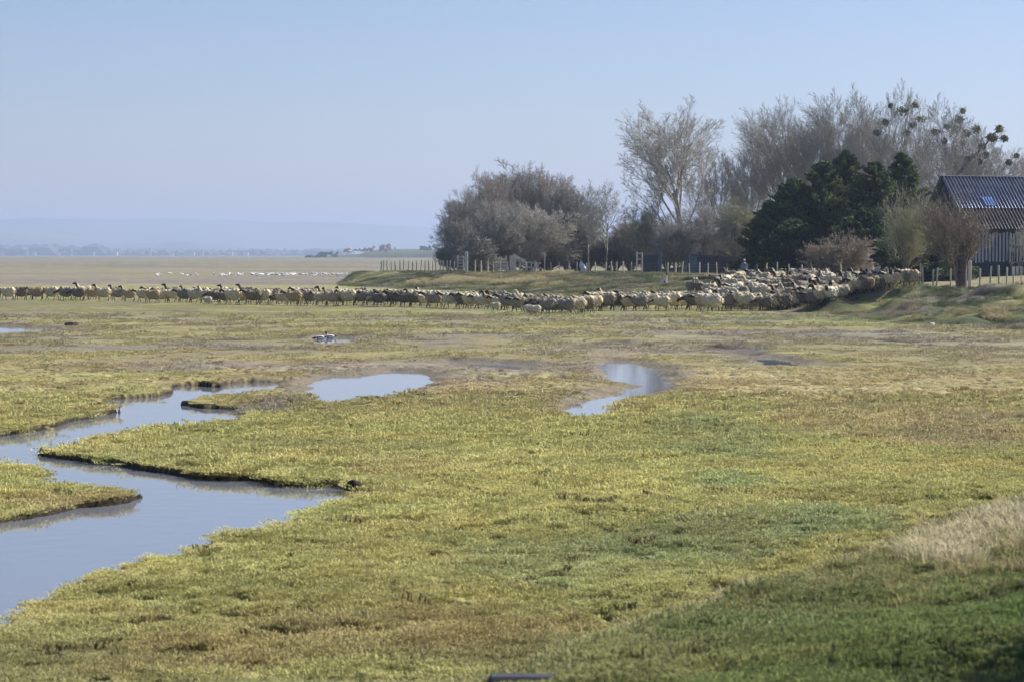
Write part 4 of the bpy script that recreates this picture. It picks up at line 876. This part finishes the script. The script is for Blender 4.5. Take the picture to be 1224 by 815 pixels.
put_sheep(*hit(835, 351.5), -math.pi * .6, 'pale', 3, 3, 'pale-faced sheep looking at the camera, right one of a pair behind the line', 'pair of sheep facing the camera', 1.1)
put_sheep(*hit(850, 373), math.pi, 'pale', 1, 4, 'pale sheep with long pale legs striding in the line below the low shed', GL, 1.2)
for u, v, t in ((248, 364, 'white lamb in front of the line, between the gap and the larger pool'), (633, 375.5, 'white lamb under the line, right of the stout gate post'), (640, 377, 'small pale lamb beside the white one at the lowest bend of the line'), (722, 371, 'tan lamb bending down at the notch in the line'), (592, 372, 'small cream lamb at the front below the timber panel')):
    put_sheep(*hit(u, v), math.pi + random.gauss(0, .2), 'pale', 2, 4, t, GL, .62, 'lamb', 'lamb')

# ------------------------------------------------------------------ person, dog
def person():
    bm = bmesh.new(); cx = .04
    cap(bm, (0, 0, 1.0), (0, 0, 1.38), .155, .175, 14); ell(bm, (0, 0, 1.36), (.2, .12, .11)); ell(bm, (0, 0, .98), (.165, .125, .13)); cap(bm, (0, 0, 1.42), (0, -.01, 1.54), .06, .055)
    ell(bm, (0, -.01, 1.635), (.078, .095, .12), sub=3); ell(bm, (0, -.105, 1.625), (.014, .02, .022)); 
    for s in (-1, 1):
        ell(bm, (s * .078, 0, 1.63), (.014, .022, .032)); ell(bm, (s * .03, -.088, 1.655), (.014, .01, .009))
        cap(bm, (s * .09, 0, .94), (s * .105, -.02 * s, .50), .092, .062, 12); cap(bm, (s * .105, -.02 * s, .50), (s * .11, .03, .1), .060, .042, 12)
        cap(bm, (s * .11, .03, .06), (s * .12, -.14, .045), .048, .036, 10)
        el = (s * .27, .03, 1.12); wr = (s * .25, -.10, .88)
        cap(bm, (s * .2, 0, 1.38), el, .062, .048, 12); cap(bm, el, wr, .047, .034, 12)
        hx, hy, hz = wr[0] - s * .005, wr[1] - .02, wr[2] - .05; ell(bm, (hx, hy, hz), (.022, .04, .052))
        for k in range(4):
            fy = hy - .030 + k * .019; L_ = (.062, .075, .07, .055)[k]; mid = (hx - s * .008, fy, hz - .045 - L_ * .45)
            cap(bm, (hx, fy, hz - .04), mid, .0095, .0085, 6); cap(bm, mid, (hx - s * .03, fy, hz - .045 - L_ * .9), .0085, .0075, 6)
        cap(bm, (hx, hy - .035, hz + .01), (hx - s * .012, hy - .06, hz - .035), .011, .009, 6)
    def cl(c):
        x, y, z = np.abs(c[:, 0]), c[:, 1], c[:, 2]
        r = np.full(len(c), 1)                     # coat
        r[(z > 1.5) | ((z < .875) & (x > .185))] = 0  # skin
        r[(z < .9) & (x <= .185)] = 2; r[z < .1] = 3
        r[(z > 1.68) | ((z > 1.56) & (y > .02))] = 4
        return r
    return fuse('person', bm, .011, [mat('skin', (.45, .29, .22), .6, .1, 6), mat('blue_grey_coat', (.20, .25, .33), .85, .2, 9), mat('dark_trousers', (.04, .04, .055), .9, .2, 9), mat('rubber_boots', (.03, .03, .025), .5, .1, 9), mat('grey_hair', (.25, .22, .2), .9, .2, 30)], cl)
x, y = pl(889.5, 198.5); o = link('person', person()); o.location = (x, y, zat(x, y)); o.rotation_euler = (0, 0, R(-25)); tag(o, 'person in a blue grey coat standing by the fence behind the packed sheep', 'person')
bm = bmesh.new(); ell(bm, (0, -.005, 1.705), (.10, .115, .07), sub=3); box(bm, (0, -.13, 1.69), (.13, .09, .012), bev=.004); cp = link('cap', fuse('cap', bm, .012, [mat('pale_cap', (.55, .52, .5), .8, .1, 9)], lambda c: np.zeros(len(c)))); cp.parent = o
# sitting dog
bm = bmesh.new(); cap(bm, (-.22, 0, .2), (.12, 0, .55), .2, .15, 12); cap(bm, (.12, 0, .55), (.2, 0, .78), .12, .085, 10); ell(bm, (.24, 0, .86), (.11, .09, .095)); cap(bm, (.3, 0, .84), (.42, 0, .80), .05, .035)
for s in (-1, 1):
    cap(bm, (.2, s * .05, .92), (.17, s * .07, 1.0), .03, .01, 6); cap(bm, (.14, s * .09, .5), (.2, s * .08, .04), .06, .035, 8); cap(bm, (.2, s * .08, .03), (.26, s * .08, .025), .035, .03, 6)
    cap(bm, (-.2, s * .15, .2), (.05, s * .17, .12), .12, .06, 8); cap(bm, (.05, s * .17, .08), (-.1, s * .17, .04), .045, .035, 6); cap(bm, (-.1, s * .17, .035), (.1, s * .17, .03), .035, .03, 6)
cap(bm, (-.36, 0, .12), (-.62, .08, .06), .05, .025, 8)
dogm = fuse('dog', bm, .02, [mat('white_fur', (.75, .68, .6), .9, .15, 12), mat('brown_fur', (.12, .07, .04), .9, .25, 12)], lambda c: np.where((c[:, 0] > .06) & (c[:, 2] < .8) | (c[:, 1] < -.13), 0, 1), .01)
x, y = hit(794.5, 340); o = link('dog', dogm); o.location = (x, y, zat(x, y)); o.rotation_euler = (0, 0, R(-40)); tag(o, 'brown dog with a white chest sitting on the green slope, watching the flock', 'dog')

# ------------------------------------------------------------------ birds
white_f = mat('white_feathers', (.8, .8, .78), .7, .05, 9); black_f = mat('black_feathers', (.02, .02, .022), .6, .1, 9); chest = mat('chestnut_feathers', (.28, .12, .05), .7, .1, 9); redb = mat('red_bill', (.5, .06, .04), .4, .05, 9)
def duck(label, u, v, heading, head_up):
    bm = bmesh.new(); ell(bm, (0, 0, .13), (.25, .11, .11), sub=3); cap(bm, (-.2, 0, .15), (-.33, 0, .18), .06, .02, 8)
    hp = (.24, 0, .38) if head_up else (.36, 0, .10)
    cap(bm, (.16, 0, .17), hp, .065, .045, 8); ell(bm, hp, (.06, .048, .052)); cap(bm, (hp[0] + .04, 0, hp[2] - .01), (hp[0] + .12, 0, hp[2] - .03), .022, .012, 6)
    def cl(c):
        x, z = c[:, 0], c[:, 2]; r = np.zeros(len(c)); r[(np.hypot(x - hp[0], z - hp[2]) < .12) | (x < -.22)] = 1; r[(np.abs(c[:, 1]) > .085) & (z > .14) & (x < .12)] = 1
        r[(x > .12) & (x < .18) & (z < .2)] = 2; r[(x > hp[0] + .055)] = 3; return r
    o = link('shelduck', fuse('shelduck', bm, .014, [white_f, black_f, chest, redb], cl)); x, y = at(u, v, WZ); o.location = (x, y, WZ - .03); o.rotation_euler = (0, 0, heading); o.scale = (.78,) * 3
    tag(o, label, 'duck', 'two ducks on the small puddle')
duck('white duck with a raised black head on the small marsh puddle, right one of two', 395, 404.5, math.pi, True)
duck('white duck with its dark head lowered on the small marsh puddle, left one of two', 383, 405.5, math.pi, False)
def gull_mesh(up, k):
    bm = bmesh.new(); ell(bm, (0, 0, .30), (.24, .10, .11)); cap(bm, (.14, 0, .34), (.24, 0, .46 if up else .3), .06, .045, 7); ell(bm, (.26, 0, .48 if up else .3), (.065, .05, .05), sub=1)
    cap(bm, (.3, 0, .47 if up else .29), (.37, 0, .45 if up else .27), .018, .008, 5); cap(bm, (-.18, 0, .31), (-.36, 0, .33), .06, .02, 7)
    for s in (-1, 1): cap(bm, (0, s * .04, .22), (.01, s * .04, .0), .012, .01, 5)
    return fuse('white_bird', bm, .025, [white_f, mat('grey_wing', (.5, .5, .52), .7, .1, 9), redb], lambda c: np.where(c[:, 2] < .17, 2, np.where((np.abs(c[:, 1]) > .075), 1, 0)))
gm = [gull_mesh(True, 0), gull_mesh(False, 1)]
for i in range(150):
    u = random.choice([random.uniform(262, 428), random.uniform(262, 428), random.uniform(300, 420)]) if i < 138 else random.uniform(185, 262)
    D = 372 + random.gauss(0, 9); x, y = pl(u, D); o = link('white_bird', random.choice(gm)); o.location = (x, y, zat(x, y)); o.rotation_euler = (0, 0, random.random() * 6.28); s = random.uniform(1.0, 1.35); o.scale = (s,) * 3
    lab = 'white bird resting in the dense white flock on the far mudflat' if i < 138 else 'white bird scattered on the far mud left of the dense white flock'
    tag(o, lab, 'bird', 'white birds resting on the far mudflat' if i < 138 else 'white birds scattered at the left of the far flock')

# ------------------------------------------------------------------ stones, clods
stone = mat('pale_stone', (.62, .56, .48), .85, .25, 12); clod = mat('dark_mud', (.03, .026, .02), .95, .3, 12)
def lump(name, u, v, wpx, hf, m, label, cat, zz=0):
    x, y = hit(u, v); r = wpx / 2 / F * y; bm = bmesh.new(); ell(bm, (0, 0, r * hf * .6), (r, r * .8, r * hf), sub=3)
    for vv in bm.verts: vv.co += vv.normal * (r * .35 * (perlin(np.array([vv.co.x / r * 1.7 + u]), np.array([vv.co.y / r * 1.7 + vv.co.z / r * 1.3 + v]))[0]))
    o = link(name, bm_mesh(name, bm, [m], True)); o.location = (x, y, zat(x, y)); o.rotation_euler = (0, 0, random.random() * 3); tag(o, label, cat)
for u, v, w_, lab in [(1114,389,9,'flat white stone on the turf below the right embankment'),(542,574,3,'tiny white stone on the turf right of the wide channel tip'),(696,676,4,'small pale stone in the middle of the green turf patch'),
    (655,698,4,'pale pebble touching the large dark clod'),(690,691,6,'pale stone right of the large dark clod'),(836,703,4,'pale pebble touching the right dark clod'),(878,678,4,'small pale stone on green turf above the right dark clod'),
    (948,668,4,'pale stone farthest right of the green turf patch'),(927,657,4,'pale stone at the upper right of the green turf patch'),(1102,432,4,'small white stone on the turf below the right embankment hollow'),(1209,465,4,'small pale stone near the right photo edge'),(764,530,4,'small pale stone between the right pool and the green patch')]:
    lump('stone', u, v, w_, .5, stone, lab, 'stone')
for u, v, w_, hf, lab in [(644,697,20,.35,'large dark mud clod in the middle foreground'),(824,704,18,.35,'dark mud clod right of the large middle one'),(423,583,20,.6,'dark mud lump at the right tip of the wide channel'),(700,744,12,.35,'dark brown clod low in the foreground'),(85,389,18,.3,'dark peaty mound on the far left marsh')]:
    lump('mud_clod', u, v, w_, hf, clod, lab, 'clod')
x, y = hit(628, 813.5); bm = bmesh.new(); box(bm, (0, 0, .03), (.46, .16, .10), bev=.02); o = link('dark_slab', bm_mesh('dark_slab', bm, [mat('dark_slab', (.05, .05, .06), .6, .2, 9)])); o.location = (x, y - .04, zat(x, y)); tag(o, 'dark flat slab just showing at the bottom edge', 'slab')

# ------------------------------------------------------------------ far shore
hillm = mat('far_hillside', (.17, .19, .16), .95, .4, .002, spec=.05); woodm = mat('far_woodland', (.11, .13, .10), .95, .4, .02, spec=.05)  # hillside colour is paled so the hills dissolve as in thicker haze
def ridge(name, D, tops, depth, m, nx=160, x0=-200, x1=1400, rough=.03, kind='structure', label=None):
    us = np.linspace(x0, x1, nx); hh = np.interp(us, [t[0] for t in tops], [t[1] for t in tops]); V = []
    zs = np.maximum(H + (304.5 - hh) / F * D, 0.0); zs = zs * (1 + rough * 6 * fbm(us, us * 0, 60, 3, D) * .3)
    n = 12
    for j in range(n + 1):
        f = j / n; V.append(np.stack([(us - 612) / F * D, np.full(nx, D - depth / 2 + depth * f), zs * math.sin(math.pi * f) ** .8 - 1.0 * (j in (0, n))], 1))
    V = np.concatenate(V); a = np.arange(nx - 1); Fq = np.concatenate([np.stack([a + r * nx, a + 1 + r * nx, a + 1 + (r + 1) * nx, a + (r + 1) * nx], 1) for r in range(n)])
    return tag(link(name, mesh_np(name, V, Fq, [m], smooth=True)), label, kind=kind)
ridge('hills', 13000, [(-200,264),(0,262),(60,261),(120,262.5),(200,261.5),(300,265),(400,266),(480,270),(560,275),(700,285),(900,290),(1400,290)], 2000, hillm)
ridge('hills', 9500, [(-200,280),(0,278),(80,282),(150,292),(220,288),(280,293),(330,300),(420,303),(1400,304)], 500, hillm, rough=.06)
def blobs(name, items, m, label, kind='stuff'):
    bm = bmesh.new()
    for (x, y, z, rx, rz_) in items: ell(bm, (x, y, z), (rx, rx, rz_), sub=1)
    for v in bm.verts: v.co += v.normal * random.uniform(-.12, .12) * 8
    return tag(link(name, bm_mesh(name, bm, [m])), label, kind=kind)
it = []
for i in range(520):
    u = random.uniform(-120, 420); D = random.uniform(7000, 7600); h = random.uniform(9, 28) * (1.3 if u < 130 else .8); x, y = pl(u, D); it.append((x, y, h * .4, h * random.uniform(.6, 1.3), h * .6))
blobs('far_woodland', it, woodm, 'hazy belt of trees along the far shore behind the marsh')
hw = mat('white_render', (.6, .59, .57), .8, .05, .1); hr = mat('slate_roof', (.12, .11, .12), .8, .1, .1)
for i, (u, w_, h, lab) in enumerate([(2,7,5,'pale house on the far shore at the left photo edge'),(33,4,5,'small pale house on the far shore, first right of the left edge one'),(41,5,4,'pale low house on the far shore near the left edge pair'),(86,3,9,'tall narrow white tower house on the far shore'),(70,4,4,'small pale house left of the tall white tower'),(112,3,4,'small pale house right of the tall white tower'),
      (139,4,5,'pale house midway between the tall tower and the next tall house'),(180,3,9,'tall narrow white house on the far shore, right of the tower'),(205,5,3,'long low pale house on the far shore'),(228,10,4,'broad white hall on the far shore'),(241,5,6,'white house with a high front beside the broad hall'),(259,7,4,'white house second right of the broad hall'),(276,5,5,'white house third right of the broad hall'),(294,6,4,'pale house fourth right of the broad hall'),(331,5,5,'rightmost white house on the far shore')]):
    D = 6500 + random.uniform(-150, 150); x, y = pl(u, D); k = D / F; e = empty('house', (x, y, 0), random.gauss(0, .15), label=lab, cat='house', group='houses on the far shore'); W_, Hh = w_ * k, h * k * .9
    bm = bmesh.new(); box(bm, (0, 0, Hh / 2), (W_, 9, Hh)); link('wall', bm_mesh('wall', bm, [hw]), e)
    bm = bmesh.new(); vs = [bm.verts.new(p) for p in [(-W_ / 2 - .4, -5, Hh), (W_ / 2 + .4, -5, Hh), (W_ / 2 + .4, 5, Hh), (-W_ / 2 - .4, 5, Hh), (-W_ / 2, 0, Hh + 3.2), (W_ / 2, 0, Hh + 3.2)]]
    for f in ((0, 1, 5, 4), (2, 3, 4, 5), (0, 4, 3), (1, 2, 5), (0, 3, 2, 1)): bm.faces.new([vs[j] for j in f])
    link('roof', bm_mesh('roof', bm, [hr]), e)
# far dyke with pale top and trees
fd = mat('far_dyke_grass', (.10, .115, .06), .95, .3, .02, spec=.05)
ridge('far_dyke', 2600, [(-200,312),(340,312),(372,308),(430,304),(445,299.5),(480,298),(540,298),(620,298),(900,300),(1400,302)], 60, fd, nx=300, rough=.01)
fdt = mat('far_dry_crest', (.34, .29, .2), .95, .2, .02, spec=.05)
for i, (u, v0, w_, h, lab) in enumerate([(372,309,14,5,'low dark bush at the left foot of the far dyke'),(385,307,20,7,'dark blue grey bush on the far dyke, left of its highest clump'),(400,306,12,6,'dark bush right beside the left far clump'),(420,301,18,5,'bush on the far dyke slope left of the reddish copse'),(436,300,14,5,'second bush on the far dyke slope left of the reddish copse'),(456,300,16,8,'reddish bare copse on the far dyke'),(507,298,12,5,'small tree on the crest of the far dyke, left one of two'),(520,298,12,7,'small tree on the crest of the far dyke, right one of two'),(463,299,10,9,'higher reddish bush beside the copse on the far dyke')]):
    D = 2570; x, y = pl(u, D); k = D / F; z0 = H + (304.5 - v0) / F * D; bm = bmesh.new(); W_, Hh = w_ * k, h * k
    for j in range(16): ell(bm, (random.gauss(0, .28) * W_, random.gauss(0, 1.5), Hh * random.uniform(.0, .75)), (W_ * random.uniform(.10, .2),) * 2 + (Hh * random.uniform(.2, .35),), sub=1)
    for vv in bm.verts: vv.co += Vector((random.gauss(0, .12), random.gauss(0, .12), random.gauss(0, .12))) * Hh * .3
    o = link('distant_bush', bm_mesh('distant_bush', bm, [twigr if 'reddish' in lab else woodm])); o.location = (x, y, z0 - .4); tag(o, lab, 'bush', 'bushes on the far dyke')

# ------------------------------------------------------------------ render settings
vs = scene.view_settings; vs.view_transform = 'Standard'; vs.look = 'None'; vs.gamma = 1; vs.exposure = 1.0; vs.use_curve_mapping = False
cy = scene.cycles; cy.use_denoising = True; cy.max_bounces = 5; cy.diffuse_bounces = 2; cy.glossy_bounces = 2; cy.volume_bounces = 0; cy.transmission_bounces = 2; cy.transparent_max_bounces = 4
cy.use_adaptive_sampling = True; cy.adaptive_threshold = .02
